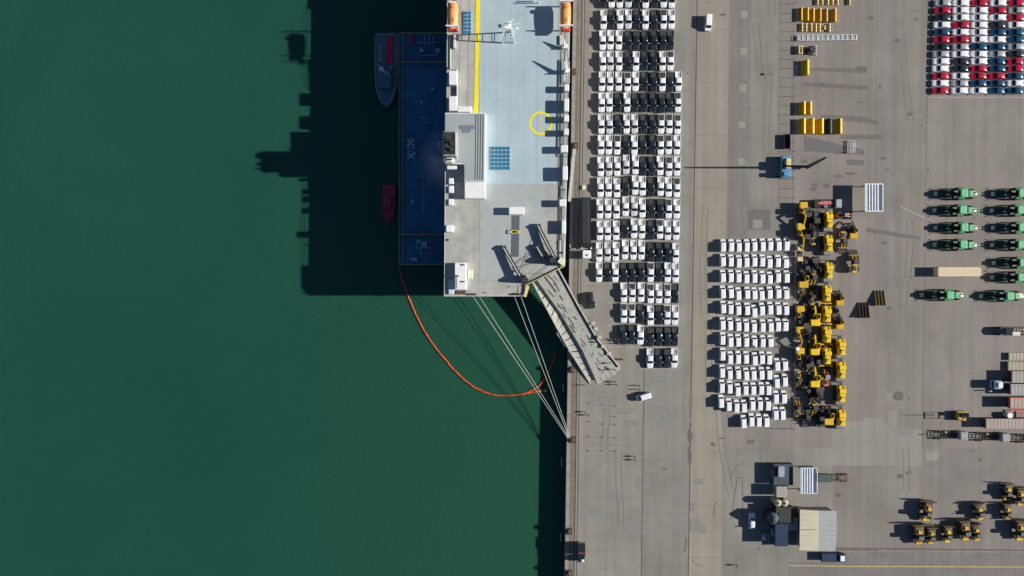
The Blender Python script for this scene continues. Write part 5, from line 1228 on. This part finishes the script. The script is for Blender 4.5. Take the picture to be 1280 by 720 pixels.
L = 15; MB().box(0,L,1.15,1.42,2.9,3.1).build('red_rail',redf,tt); MB().box(0,L,-1.42,-1.15,2.9,3.1).build('red_rail',redf,tt); MB().box(-.35,-.16,-1.5,1.5,2.6,3.15).build('red_end',redf,tt)
flat('flat_rack',1232.5,1335,523.5,536,2.9,pink,'long pinkish platform just above the chain of truck chassis')
t = thing('red_frame','red steel frame rails with white round drum at the right edge','steel frame'); g = G(1264,519,1.2); t.location = (*g,0)
for s in (-1,1): MB().box(0,15,s*1.25-.12,s*1.25+.12,.8,1.1).build('rail',redf,t)
for k in range(5): MB().box(.2+k*3,.45+k*3,-1.2,1.2,.75,1.0).build('cross_bar',redf,t)
MB().cyl((-.7,0,.0),.85,1.9,'z',16,.75).build('drum',shipw,t)
t = thing('truck_tractor','pale blue truck cab parked in the shade of the grey platforms','truck'); g = G(1247.5,481,2.4); t.location = (*g,.02)
pb = mat('cab_pale_blue',(.38,.50,.62),.4); cb = MB().bbox(-1.3,.9,-1.15,1.15,.7,2.9,.25).build('cab',pb,t); MB().bbox(-.4,.9,-.75,.75,2.9,3.3,.1).build('roof_fairing',white,cb); MB().box(-1.33,-1.3,-1.0,1.0,1.6,2.5).build('windscreen',glass,cb); MB().bbox(-1.9,-1.3,-2.0,-1.7,.5,1.9,.05).build('front_bar',pb,t)
MB().box(.9,4.2,-.45,.45,.6,1.0).build('chassis',steel,t)
mb = MB()
def axlew(t,xs,ys,r=.5,w=.35):
    for x in xs:
        for y in ys: mb = MB(); mb.cyl((x,y-w/2,r),r,w,'y',14); mb.mi=1; mb.cyl((x,y-w/2-.01,r),r*.5,w+.02,'y',10); mb.build('wheel',[tyre,gsteel],t)
axlew(t,(-.4,2.6,3.7),(-1,1))
# truck with boom at the right edge (y ~ 413)
t = thing('cable_truck','dark truck with pointed front load and a white box at the right edge','truck'); g = G(1250,414,1.5); t.location = (*g,.02)
mb = MB(); mb.rings([[(-1.6,-.2,1.0),(-1.6,.2,1.0),(-1.6,.2,1.5),(-1.6,-.2,1.5)],[(1,-1.2,.9),(1,1.2,.9),(1,1.1,2.6),(1,-1.1,2.6)],[(2.8,-1.2,.9),(2.8,1.2,.9),(2.8,1.1,2.7),(2.8,-1.1,2.7)]]); mb.build('hood',darkg,t)
MB().bbox(2.9,5.2,-1.2,-.1,.9,2.2,.1).build('white_box',mat('box_offwhite',(.68,.60,.54),.5),t); MB().box(2.8,9,-.5,1.2,.8,1.3).build('chassis',rust,t)
mb = MB(); 
for k in range(7): mb.cyl((3.1+k*.8,.5,1.3),.25,.5,'z',8)
mb.build('cylinder_row',gsteel,t); axlew(t,(0,1.6,5,7),(-1,1))
# yellow forklift with mast
t = thing('forklift','orange-yellow forklift with black cab and long upright mast','forklift'); g = G(1203.5,520.5,2); t.location = (*g,.02)
MB().bbox(-1.3,1.2,-1.3,1.3,.5,1.6,.15).build('body',yel,t); cb = MB().bbox(-.5,1.3,-.1,.95,1.6,2.9,.1).build('cab',blackm,t); MB().box(-.4,1.2,.0,.85,2.9,2.93).build('window',glass,cb)
mb = MB(); mb.box(-1.5,-1.3,-.9,-.75,.2,4.6); mb.box(-1.5,-1.3,.75,.9,.2,4.6); mb.box(-1.5,-1.3,-.9,.9,4.4,4.6); mb.box(-1.5,-1.3,-.9,.9,2.2,2.4); mb.build('mast',steel,t); MB().beam((-1.4,.1,3.0),(-1.2,.1,8.3),.28,.28,.1,.1).build('boom',steel,t)
mb = MB(); mb.box(-2.7,-1.5,-.7,-.5,.25,.33); mb.box(-2.7,-1.5,.5,.7,.25,.33); mb.build('fork',steel,t); axlew(t,(-.9,.9),(-1.15,1.15),.45,.35)
# truck chassis chained behind one another
def make_chassis():
    t = thing('truck_chassis','', 'truck chassis')
    for s in (-1,1): MB().box(-4.6,2.0,s*.5-.08,s*.5+.08,.75,1.0).build('frame_rail',rust,t)
    mb = MB()
    for k in range(7): mb.box(-4.3+k,-4.2+k,-.5,.5,.78,.95)
    mb.build('cross_member',steel,t)
    cb = MB().bbox(2.0,4.2,-1.15,1.15,.6,2.5,.15).build('cab',mat('cab_grey',(.30,.31,.32),.5,var=.1,scale=1),t); MB().box(2.3,4.0,-.9,.9,2.5,2.55).build('roof_panel',gsteel,cb); MB().box(4.2,4.23,-1.0,1.0,1.4,2.2).build('windscreen',glass,cb)
    MB().bbox(.3,1.7,-.45,.45,.9,1.5,.1).build('engine',blackm,t); mb = MB(); mb.cyl((-1.2,.75,.6),.28,1.3,'x',10); mb.build('fuel_tank',palev,t); MB().beam((-4.6,0,1.2),(-5.9,0,1.2),.25,.2).build('tow_bar',steel,t)
    axlew(t,(-4.0,-2.9,2.8),(-1.0,1.0),.52,.4); return t
CHs = Placer(make_chassis)
for k,x in enumerate((1188,1240,1291)): put(CHs,x,544+k*2.2,0,f'dark truck chassis with grey cab, {ORD[k]} from left in the towed chain',1.2,'truck chassis in a towed chain')

# ---------------- workshop corner (bottom) ----------------
def corrug(t, x0,x1,y0,y1,z,m,n,axis='x',name='roof',amp=.12):
    rs_t, rs_b = [], []; mb = MB()
    for k in range(n*4+1):
        x = x0+(x1-x0)*k/(n*4); dz = amp*math.sin(k*math.pi/2); rs_t.append((x,z+dz))
    poly = rs_t + [(x,zz-.06) for x,zz in reversed(rs_t)]
    mb.rings([[(x,y,zz) for x,zz in poly] for y in (y0,y1)]); return mb.build(name,m,t)
def canopy(label, x0,x1,y0,y1,h,m,rim_m,n=5):
    t = thing('canopy',label,'canopy'); a,c = GV(x0,y1,h),GV(x1,y0,h); t.location = ((a.x+c.x)/2,(a.y+c.y)/2,0); w,l = (c.x-a.x)/2,(c.y-a.y)/2
    corrug(t,-w+.1,w-.9,-l+.1,l-.1,h,m,n,amp=.16); MB().box(w-.85,w-.35,-l+.2,l-.2,h-.1,h-.04).build('gutter_panel',mat('gutter_navy',(.05,.09,.16),.5),t)
    mb = MB(); 
    for s in (-1,1): mb.box(-w,w,s*l-.12,s*l+.12,h-.12,h+.12); mb.box(s*w-.12,s*w+.12,-l,l,h-.121,h+.121)
    mb.build('roof_frame',rim_m,t)
    for sx in (-1,1):
        for sy in (-1,1): MB().box(sx*(w-.3)-.12,sx*(w-.3)+.12,sy*(l-.3)-.12,sy*(l-.3)+.12,0,h-.1).build('post',gsteel,t)
    MB().box(-w+.3,w-.3,l-.4,l-.3,0,h-.2).build('side_panel',mat('panel_blue_grey',(.2,.25,.3),.6),t)
    return t
canopy('white ribbed glazed canopy right of the machine block',1081.5,1103.5,230,264,3.9,mat('canopy_white',(.62,.66,.68),.45,var=.12,scale=.8),shipw,5)
canopy('white ribbed canopy roof above the two-tone warehouse',1001,1021.5,585,616.5,3.9,MATS['canopy_white'],mat('pale_blue_frame',(.5,.65,.75),.5),5)
t = thing('warehouse','warehouse with cream and grey two-tone roof near the bottom','warehouse'); h = 5.0
P = lambda x,y,hh=h: GV(x,y,hh)
mb = MB(); a,c = P(1001.5,688),P(1046,638); 
mb.rings([[(a.x+.3,a.y+.3,0),(c.x-.8,a.y+.3,0),(c.x-.8,c.y-.3,0),(a.x+.3,c.y-.3,0)],[(a.x+.3,a.y+.3,h-.3),(c.x-.8,a.y+.3,h-.3),(c.x-.8,c.y-.3,h-.3),(a.x+.3,c.y-.3,h-.3)]]); mb.build('wall',mat('wall_grey_sheet',(.28,.27,.25),.7,var=.1,scale=.6),t)
def roofpart(name, pts_px, hts, m):
    mb = MB(); g = [P(x,y,hh) for (x,y),hh in zip(pts_px,hts)]
    mb.rings([[tuple(p-Vector((0,0,.12))) for p in g],[tuple(p) for p in g]]); mb.build(name,m,t)
rs = mat('roof_cream',(.72,.66,.49),.6,var=.05,scale=.5,var2=.06,scale2=.2,var3=.05); rg = mat('roof_sheet_grey',(.27,.275,.28),.6,var=.05,scale=.5,var2=.06,scale2=.2,var3=.05)
roofpart('cream_roof',[(999.5,688),(1023.3,688.3),(1024,638.3),(1000,637)][::1],[h-.1,h+.5,h+.5,h-.1],rs)
roofpart('grey_roof',[(1023.4,688.3),(1044.5,688.3),(1047.2,663),(1045.6,638.6),(1024.1,638.3)],[h+.5,h-.2,h-.2,h-.2,h+.5],rg)
for k in range(1,8):
    yy = 638+6.3*k; mb = MB(); p_, q_ = P(1001,yy,h+.02), P(1022.8,yy,h+.47); mb.beam(p_,q_,.07,.05); mb.build('sheet_seam',mat('seam_cream',(.66,.60,.45),.7),t)
    mb = MB(); p_, q_ = P(1024.5,yy,h+.47), P(1045,yy,h-.12); mb.beam(p_,q_,.07,.05); mb.build('sheet_seam',mat('seam_roof_grey',(.25,.255,.26),.7),t)
mb = MB(); a,b = P(1001,662.5,h+.2),P(1022,662,h+.6); mb.beam(a,b,.12,.05); mb.build('roof_joint',mat('joint_tan',(.5,.45,.33),.7),t)
def boxthing(name,label,cat,x0,x1,y0,y1,h,m,topm=None,b=.06,lid=None):
    t = thing(name,label,cat); a,c = GV(x0,y1,h),GV(x1,y0,h); t.location = ((a.x+c.x)/2,(a.y+c.y)/2,.01); w,l = (c.x-a.x)/2,(c.y-a.y)/2
    MB().bbox(-w,w,-l,l,0,h-.05,b).build('body',m,t)
    mb = MB()
    for k in range(max(2,int(2*l/.5))): y = -l+.15+k*(2*l-.3)/max(1,int(2*l/.5)-1); mb.box(-w+.1,w-.1,y-.04,y+.04,h-.05,h+.01)
    mb.build('roof_rib',topm or m,t); MB().box(-w-.03,-w,-l*.3,l*.3,.1,h*.75).build('door',gsteel,t); return t
navy = mat('navy_sheet',(.012,.034,.085),.5,var=.15,scale=.8)
boxthing('site_office','small office box with grey-blue speckled roof at upper left of the workshop corner','cabin',973,980.5,583,596.5,3.2,mat('office_bluegrey',(.33,.37,.44),.6,var=.2,scale=1))
boxthing('dark_shed','dark flat-roofed shed behind the small office box','shed',967.5,992,580.5,607,2.9,mat('shed_slate',(.055,.075,.09),.7,var=.2,scale=.7)).location.z = -.3
boxthing('site_office','pinkish-grey ribbed office box below the dark shed','cabin',970.5,984,608,622,3.4,mat('office_pinkgrey',(.42,.38,.35),.6,var=.1,scale=1),rust)
boxthing('shipping_container','navy container standing upright in the photo, left of the warehouse','container',969,985,655,683,4.4,navy)
boxthing('shed','low grey-roofed shed between navy container and warehouse','shed',984,998,649,663,3.0,mat('shed_grey',(.40,.38,.35),.7,var=.1,scale=1))
boxthing('dark_shed','very dark low shed above the navy container','shed',970,992,634,654,3.8,mat('shed_black',(.03,.035,.035),.7,var=.25,scale=.7))
tankm = mat('tank_shell',(.40,.36,.22),.6)
def make_tank():
    t = thing('storage_tank','', 'tank'); MB().cyl((0,0,0),.95,4.2,'z',20).build('shell',tankm,t); MB().cyl((0,0,4.2),.9,.35,'z',20,.3).build('lid',mat('tank_lid',(.42,.40,.27),.6),t); MB().cyl((0,0,4.5),.18,.25,'z',8).build('vent',steel,t); return t
TK = Placer(make_tank)
for k,x in enumerate((973,981.5)): put(TK,x,629,0,f'pale yellow round-topped tank, {("left","right")[k]} of the pair by the workshop',4.3,'pale tanks by the workshop')
# material heap and mast whose shadow spreads over the lane
def heap():
    t = thing('silo','tall dark conical hopper beside the dark sheds, casting the pointed shadow','hopper'); g = G(968.5,650,6); t.location = (*g,0)
    MB().cyl((0,0,0),1.6,4.5,'z',16,1.6).build('shell',MATS['shed_black'],t); MB().cyl((0,0,4.5),1.6,1.3,'z',16,.35).build('cone_top',MATS['shed_slate'],t); return t
heap()
t = thing('dark_shed','long dark shed with stepped roof beside the round hopper','shed'); pr = [(623,0),(623,2.2),(629,3.3),(640,4.1),(646,4.1),(655,3.7),(655,0)]
a = G(968,0)[0]; c = G(971.5,0)[0]; mb = MB(); mb.rings([[(x,(360-y)*K,z) for y,z in pr] for x in (a,c)]); mb.build('wall',MATS['shed_black'],t)
tt = thing('scrap_tray','small grey tray with a white triangle in the shadow near the warehouse','tray'); g = G(957.5,671,.5); tt.location = (*g,.01); MB().box(-1.3,1.3,-1.1,1.1,0,.4).build('body',mat('tray_grey',(.22,.25,.27),.6,var=.2,scale=1.5),tt); MB().add([(-1.1,-.9,.43),(.1,-.9,.43),(-.9,.9,.43)],[(0,1,2)]).build('white_sheet',white,tt)
t = thing('flatbed_truck','dark navy flatbed truck with a white cab roof below the warehouse','truck'); g = G(1041,697,1.5); t.location = (*g,.02)
MB().bbox(-3.2,1.2,-1.15,1.15,.8,1.9,.08).build('cargo_bed',navy,t); cb = MB().bbox(1.4,3.4,-1.1,1.1,.6,2.3,.15).build('cab',navy,t); MB().bbox(1.75,3.0,-.75,.75,2.3,2.42,.04).build('roof_panel',white,cb); MB().box(3.4,3.43,-.9,.9,1.3,2.0).build('windscreen',glass,cb); axlew(t,(-2.2,2.4),(-1,1),.45,.35); MB().tube([(3.5,.6,.8),(4.4,.9,.8),(4.6,0,.8),(4.4,-.8,.8),(3.5,-.6,.8)],.07,6).build('front_bar',gsteel,t)
# red chassis trailer beside the canopy
t = thing('trailer','dark green flat trailer with bare red-brown frame end right of the white canopy','trailer'); g = G(1041,597.5,1); t.location = (*g,0)
MB().bbox(-4.2,-.2,-1.1,1.1,.8,1.5,.05).build('deck',mat('deck_darkgreen',(.05,.08,.07),.6,var=.2,scale=1),t)
for s in (-1,1): MB().box(-.2,4.0,s*.6-.1,s*.6+.1,.8,1.05).build('frame_rail',mat('frame_redbrown',(.14,.07,.06),.7),t)
for x in (.4,1.8,3.2,3.9): MB().box(x-.12,x+.12,-1.1,1.1,.85,1.0).build('cross_member',MATS['frame_redbrown'],t)
axlew(t,(-3.2,-2.2,2.6,3.7),(-.95,.95),.45,.3)
# red nosed truck by the upper canopy
t = thing('racing_truck','black truck with a pink-red pointed nose panel left of the glazed canopy','truck'); g = G(1033,254.5,2); t.location = (*g,.02)
MB().bbox(-3.4,2.3,-1.2,1.2,.7,1.9,.15).build('body',blackm,t); mb = MB(); mb.prism([(-2.6,.1),(-.9,.75),(-.9,-.35)],1.9,1.97); mb.prism([(-.8,.75),(1.9,.6),(1.9,-.2),(-.8,-.2)],1.9,1.95); mb.build('red_panel',mat('panel_pinkred',(.72,.14,.16),.5,var=.3,scale=.9),t)
cb = MB().bbox(2.4,4.0,-1.15,1.15,.6,2.6,.15).build('cab',mat('cab_lavender',(.36,.37,.44),.5),t); MB().box(4.0,4.03,-.9,.9,1.4,2.3).build('windscreen',glass,cb); MB().bbox(-.8,.2,-1.1,-.5,1.9,2.3,.05).build('tool_box',gsteel,t); axlew(t,(-2.4,-1.3,3.1),(-1.05,1.05),.5,.3)
# small kerb wall south of the machines
mb = MB()
for (x0,y0,x1,y1,hh) in [(1046,685.2,1500,690.5,.35),(1046,687.4,1098,688,.2)]:
    mb.beam((*G(x0,y0),hh/2),(*G(x1,y1),hh/2),.25,hh)
tag(mb.build('kerb_wall',mat('kerb_dark',(.15,.13,.11),.8,var=.2,scale=1)),'low dark kerb wall running right from the warehouse above the road','low wall')
# ---------------- dark loaders in the bottom right corner ----------------
BK = mat('machine_brown_black',(.15,.10,.05),.6,var=.35,scale=1.5)
def make_forest(m, accent):
    def f():
        t = thing('tractor_loader','', 'loader')
        MB().bbox(-1.2,1.2,.1,2.6,.9,2.7,.2).build('engine_hood',m,t); MB().bbox(-.5,.5,.5,1.8,2.7,3.0,.1).build('hood_grille',accent,t); cb = MB().bbox(-.75,.75,-1.2,.1,1.0,3.5,.12).build('cab',blackm,t); MB().bbox(-.7,.7,-1.1,.0,3.5,3.62,.04).build('cab_roof',mat('roof_tan_grey',(.13,.12,.10),.6),cb)
        MB().bbox(-.9,.9,-2.9,-2.1,1.0,1.7,.1).build('front_grille',accent,t); MB().bbox(-.5,.5,-2.1,-1.2,.8,1.5,.1).build('front_frame',m,t)
        wheels(t,[(-1.15,-1.6),(1.15,-1.6),(-1.2,1.3),(1.2,1.3)],.85,.6)
        for s in (-1,1):
            MB().beam((s*.6,.8,2.2),(s*.55,3.0,1.2),.16,.3).build('lift_arm',m,t)
        mb = MB(); mb.bbox(-1.7,1.7,2.9,3.2,.3,3.1,.05)
        for x in (-1.6,-.8,.0,.8,1.6): mb.beam((x,3.0,3.0),(x-.1,3.3,3.3),.1,.1)
        mb.build('rear_attachment',m,t); mb = MB(); mb.cyl((.45,1.6,2.2),.12,1.0,'z',8); mb.build('exhaust_pipe',steel,t); return t
    return f
FO = Placer(make_forest(BK,yel)); FY = Placer(make_forest(BK,byel)); GF = 'dark machines parked in the bottom right corner'
for (pl,x,y,rot,lb,s) in [(FO,1160,640,-8,'dark loader alone above the pair at the kerb, leftmost of the upper row',.9),(FO,1149,669,4,'dark loader at the far left of the group along the kerb',.9),(FO,1165,671,0,'dark brown loader second from left along the kerb',.75),(FY,1186,669,0,'dark machine with bright yellow front in the middle of the kerb row',.75),
    (FO,1207,664,6,'dark loader right of the bright yellow front, along the kerb',.9),(FO,1222,667,10,'dark brown loader with grey front at the right end of the kerb row',.75),(FO,1226,641,12,'dark loader standing alone with a stepped shadow, right of centre',.75),
    (FO,1261,616,-4,'dark loader with pale hood, top of the right-hand cluster',.75),(FO,1277,622,0,'dark loader cut by the right edge beside the cluster top',.8),(FO,1261,641,4,'dark loader with pale hood in the middle of the right-hand cluster',.75),(FO,1276,664,0,'dark loader cut by the right edge in the bottom of the cluster',.9)]:
    put(pl,x,y,rot,lb,2.2,GF,(s*1.12,s*1.05,s*1.1))
# ---------------- posts and people on the quay ----------------
def make_post():
    t = thing('marker_post','', 'marker post', group='thin marker posts standing in a grid on the quay')
    mb = MB(); mb.cyl((0,0,.05),.045,.95,'z',8,.035); mb.build('pole',rust,t); MB().cyl((0,0,0),.17,.06,'z',12).build('base',tyre,t); return t
MP = Placer(make_post); cols = [('left',[(736,504),(736,527),(736,546),(735,563.5)]),('middle',[(752.5,506),(752.5,530),(753,546.5),(752.5,563.5)]),('right',[(768.5,507.5),(768,520.5),(768.5,531),(768.5,547),(768.5,564)])]
for cn,L in cols:
    for k,(x,y) in enumerate(L): g = G(x,y); MP((g[0],g[1],.01),0,f'thin marker post, {ORD[k]} from top in the {cn} column below the ramp','thin marker posts standing in a grid on the quay')
def body_mesh(name, stride, arm, mats, zsplit=.98):
    V = []; E = []; Rr = []
    def vtx(p, r): V.append(p); Rr.append(r); return len(V)-1
    def chain(st, pts):
        k = st
        for p, r in pts: n = vtx(p, r); E.append((k, n)); k = n
        return k
    pel = vtx((0,0,.97),.15); ch = chain(pel,[((0,0,1.15),.14),((0,0,1.36),.165)]); nk = chain(ch,[((0,-.01,1.5),.062),((0,-.02,1.6),.09),((0,-.02,1.69),.098),((0,-.01,1.75),.05)])
    head = nk-2; chain(head,[((0,-.115,1.655),.018)])                      # nose
    for s in (-1,1): chain(head,[((s*.095,-.02,1.66),.018)])                # ears
    for s in (-1,1):
        st = stride*s
        ft = chain(pel,[((s*.10,0,.88),.10),((s*.11,-st*.5-.02,.5),.065),((s*.11,-st+.04,.1),.045),((s*.12,-st-.12,.045),.038)])
        a = chain(ch,[((s*.19,0,1.40),.065),((s*.25,.02+arm*.1,1.13),.045),((s*.27,-.06-arm*.25,.90+arm*.12),.032)]); base = V[a]
        pm = chain(a,[((base[0],base[1]-.03,base[2]-.07),.030)]); b = V[pm]
        for k,(dx,l) in enumerate(((-.028,.065),(-.009,.08),(.010,.075),(.028,.055))): chain(pm,[((b[0]+dx*.8,b[1]+dx,b[2]-.035),.010),((b[0]+dx,b[1]-.015+dx,b[2]-.03-l),.008)])
        chain(a,[((base[0]-s*.03,base[1]-.05,base[2]-.04),.010),((base[0]-s*.035,base[1]-.07,base[2]-.075),.008)])
    me = bpy.data.meshes.new(name); me.from_pydata(V,E,[]); o = bpy.data.objects.new(name,me); C.objects.link(o)
    md = o.modifiers.new('skin','SKIN'); md.use_smooth_shade = True
    for k,sv in enumerate(me.skin_vertices[0].data): sv.radius = (Rr[k],Rr[k]); sv.use_root = (k == 0)
    sb_ = o.modifiers.new('sub','SUBSURF'); sb_.levels = 1; sb_.render_levels = 1
    dg = bpy.context.evaluated_depsgraph_get(); dg.update(); m2 = bpy.data.meshes.new_from_object(o.evaluated_get(dg)); bpy.data.objects.remove(o)
    m2.materials.clear()
    for m in mats: m2.materials.append(m)
    for p in m2.polygons:
        z = p.center.z; r = abs(p.center.x); p.material_index = 2 if (z > 1.49 or (r > .2 and z < .97)) else (0 if z < zsplit else 1); p.use_smooth = True
        if z < .08: p.material_index = 3
    return m2
skin = mat('skin',(.45,.28,.20),.6); trs = mat('work_trousers',(.03,.035,.05),.8); jk = mat('dark_jacket',(.05,.055,.07),.8); hv = mat('hi_vis_orange',(.85,.16,.02),.6); shoe = mat('boots',(.02,.02,.02),.7); hairm = mat('dark_hair',(.03,.02,.015),.7)
helm = mat('helmet_white',(.8,.8,.78),.4)
BM = [body_mesh('person_body_a',.0,0,[trs,jk,skin,shoe]), body_mesh('person_body_b',.16,.5,[trs,jk,skin,shoe])]
def person(x,y,k,label,vest=False,helmet=False,rot=0,z=0.0):
    g = G(x,y,z); o = bpy.data.objects.new('person',BM[k]); C.objects.link(o); o.location = (g[0],g[1],.012+z); o.rotation_euler = (0,0,R(rot)); tag(o,label,'person','people on the quay and ramp')
    mb = MB(); N = 12
    hr = [[(.108*math.cos(a)*q, -.012+.115*math.sin(a)*q, 1.68+zz) for a in [2*math.pi*i/N for i in range(N)]] for q,zz in ((1.02,.0),(.98,.05),(.75,.10),(.3,.125))]
    mb.rings(hr); c = mb.build('helmet' if helmet else 'hair', helm if helmet else hairm, o, True)
    if vest:
        mb = MB(); mb.rings([[(.205*math.cos(a)*q*(1.12), .175*math.sin(a)*q, zz) for a in [2*math.pi*i/N for i in range(N)]] for q,zz in ((.92,1.0),(1.0,1.2),(1.02,1.38),(.55,1.47))]); mb.build('hi_vis_vest',hv,o,True)
    return o
for (x,y,k,lb,v,hm,rot,z) in [(793,570.3,0,'upper person of the pair standing right of the marker posts',0,0,90,0),(793.3,574.6,1,'lower person of the pair standing right of the marker posts',0,0,100,0),
    (798.5,481.8,1,'upper person of the pair just above the sideways white van',0,0,170,0),(798.7,486.6,0,'lower person of the pair just above the sideways white van',0,0,190,0),
    (731.5,514.6,0,'upper person of the pair on the rail strip, left of the marker posts',0,0,80,0),(735.3,518.6,1,'lower person of the pair on the rail strip, left of the marker posts',0,0,60,0),
    (730,481.3,1,'person walking alone on the rail strip below the ramp toe',0,0,180,0),(769,477.2,0,'upper person of two at the lower right end of the ramp',0,0,120,0),(770.6,480.5,1,'lower person of two at the lower right end of the ramp',0,0,30,0),
    (762,453.8,0,'person on the ramp near its right edge, upper of two',0,0,120,.45),(767,461.5,0,'person on the ramp near its right edge, lower of two',0,0,40,.3),
    (744.5,423.5,1,'upper person of the pair walking on the ramp',0,0,130,.8),(744.8,427.6,0,'lower person of the pair walking on the ramp',0,0,130,.8),
    (768.6,423.8,1,'worker in orange vest at the lower left corner of the pickups, left of two',1,0,10,0),(771.5,425.8,0,'worker in orange vest at the lower left corner of the pickups, right of two',1,0,60,0),(772.8,429.2,0,'worker in white helmet just below the orange vests',0,1,200,0),
    (779.8,449.3,0,'worker in white helmet right of the ramp foot',0,1,90,0),(776,448.5,1,'person beside the white-helmeted worker right of the ramp foot',0,0,270,0),
    (920,706,0,'lone person in the yard near the bottom edge',0,0,90,0)]:
    person(x,y,k,lb,v,hm,rot,z)
# lone light post lying in the lane: short dark shadowed sign
t = thing('lane_marker','short sign post standing alone in the lane left of the upper fence','sign post'); g = G(963.5,93); t.location = (*g,0); MB().cyl((0,0,0),.05,1.5,'z',8).build('pole',steel,t); MB().box(-.04,.0,-.35,.35,1.1,1.6).build('sign_plate',gsteel,t)
# funnel smoke drifting over the barge
sm = bpy.data.materials.new('smoke'); sm.use_nodes = True; n = sm.node_tree.nodes; l = sm.node_tree.links; n.remove(n['Principled BSDF'])
pv = n.new('ShaderNodeVolumePrincipled'); pv.inputs['Color'].default_value = (.75,.82,.9,1); pv.inputs['Density'].default_value = .0
tc = n.new('ShaderNodeTexCoord'); nz = n.new('ShaderNodeTexNoise'); nz.inputs['Scale'].default_value = 1.6; nz.inputs['Detail'].default_value = 3
l.new(tc.outputs['Object'],nz.inputs['Vector']); ln = n.new('ShaderNodeVectorMath'); ln.operation = 'LENGTH'; l.new(tc.outputs['Object'],ln.inputs[0])
m1 = n.new('ShaderNodeMapRange'); l.new(ln.outputs['Value'],m1.inputs[0]); m1.inputs[1].default_value = 1.0; m1.inputs[2].default_value = .1; m1.inputs[3].default_value = 0; m1.inputs[4].default_value = .02
m2 = n.new('ShaderNodeMapRange'); l.new(nz.outputs['Fac'],m2.inputs[0]); m2.inputs[1].default_value = .4; m2.inputs[2].default_value = .7; m2.inputs[3].default_value = .1; m2.inputs[4].default_value = 1.3
mm = n.new('ShaderNodeMath'); mm.operation = 'MULTIPLY'; l.new(m1.outputs[0],mm.inputs[0]); l.new(m2.outputs[0],mm.inputs[1]); l.new(mm.outputs[0],pv.inputs['Density']); l.new(pv.outputs[0],n['Material Output'].inputs['Volume'])
N = 24; mb = MB(); mb.rings([[(math.sin(math.pi*j/12)*math.cos(2*math.pi*i/N),math.sin(math.pi*j/12)*math.sin(2*math.pi*i/N),-math.cos(math.pi*j/12)) for i in range(N)] for j in range(1,12)])
smo = mb.build('smoke',sm); q = GV(549,203,26); smo.location = (q.x,q.y,26); smo.scale = (6,8.5,3.6); tag(smo,'thin pale smoke drifting from the funnel over the barge','smoke',None,'stuff')
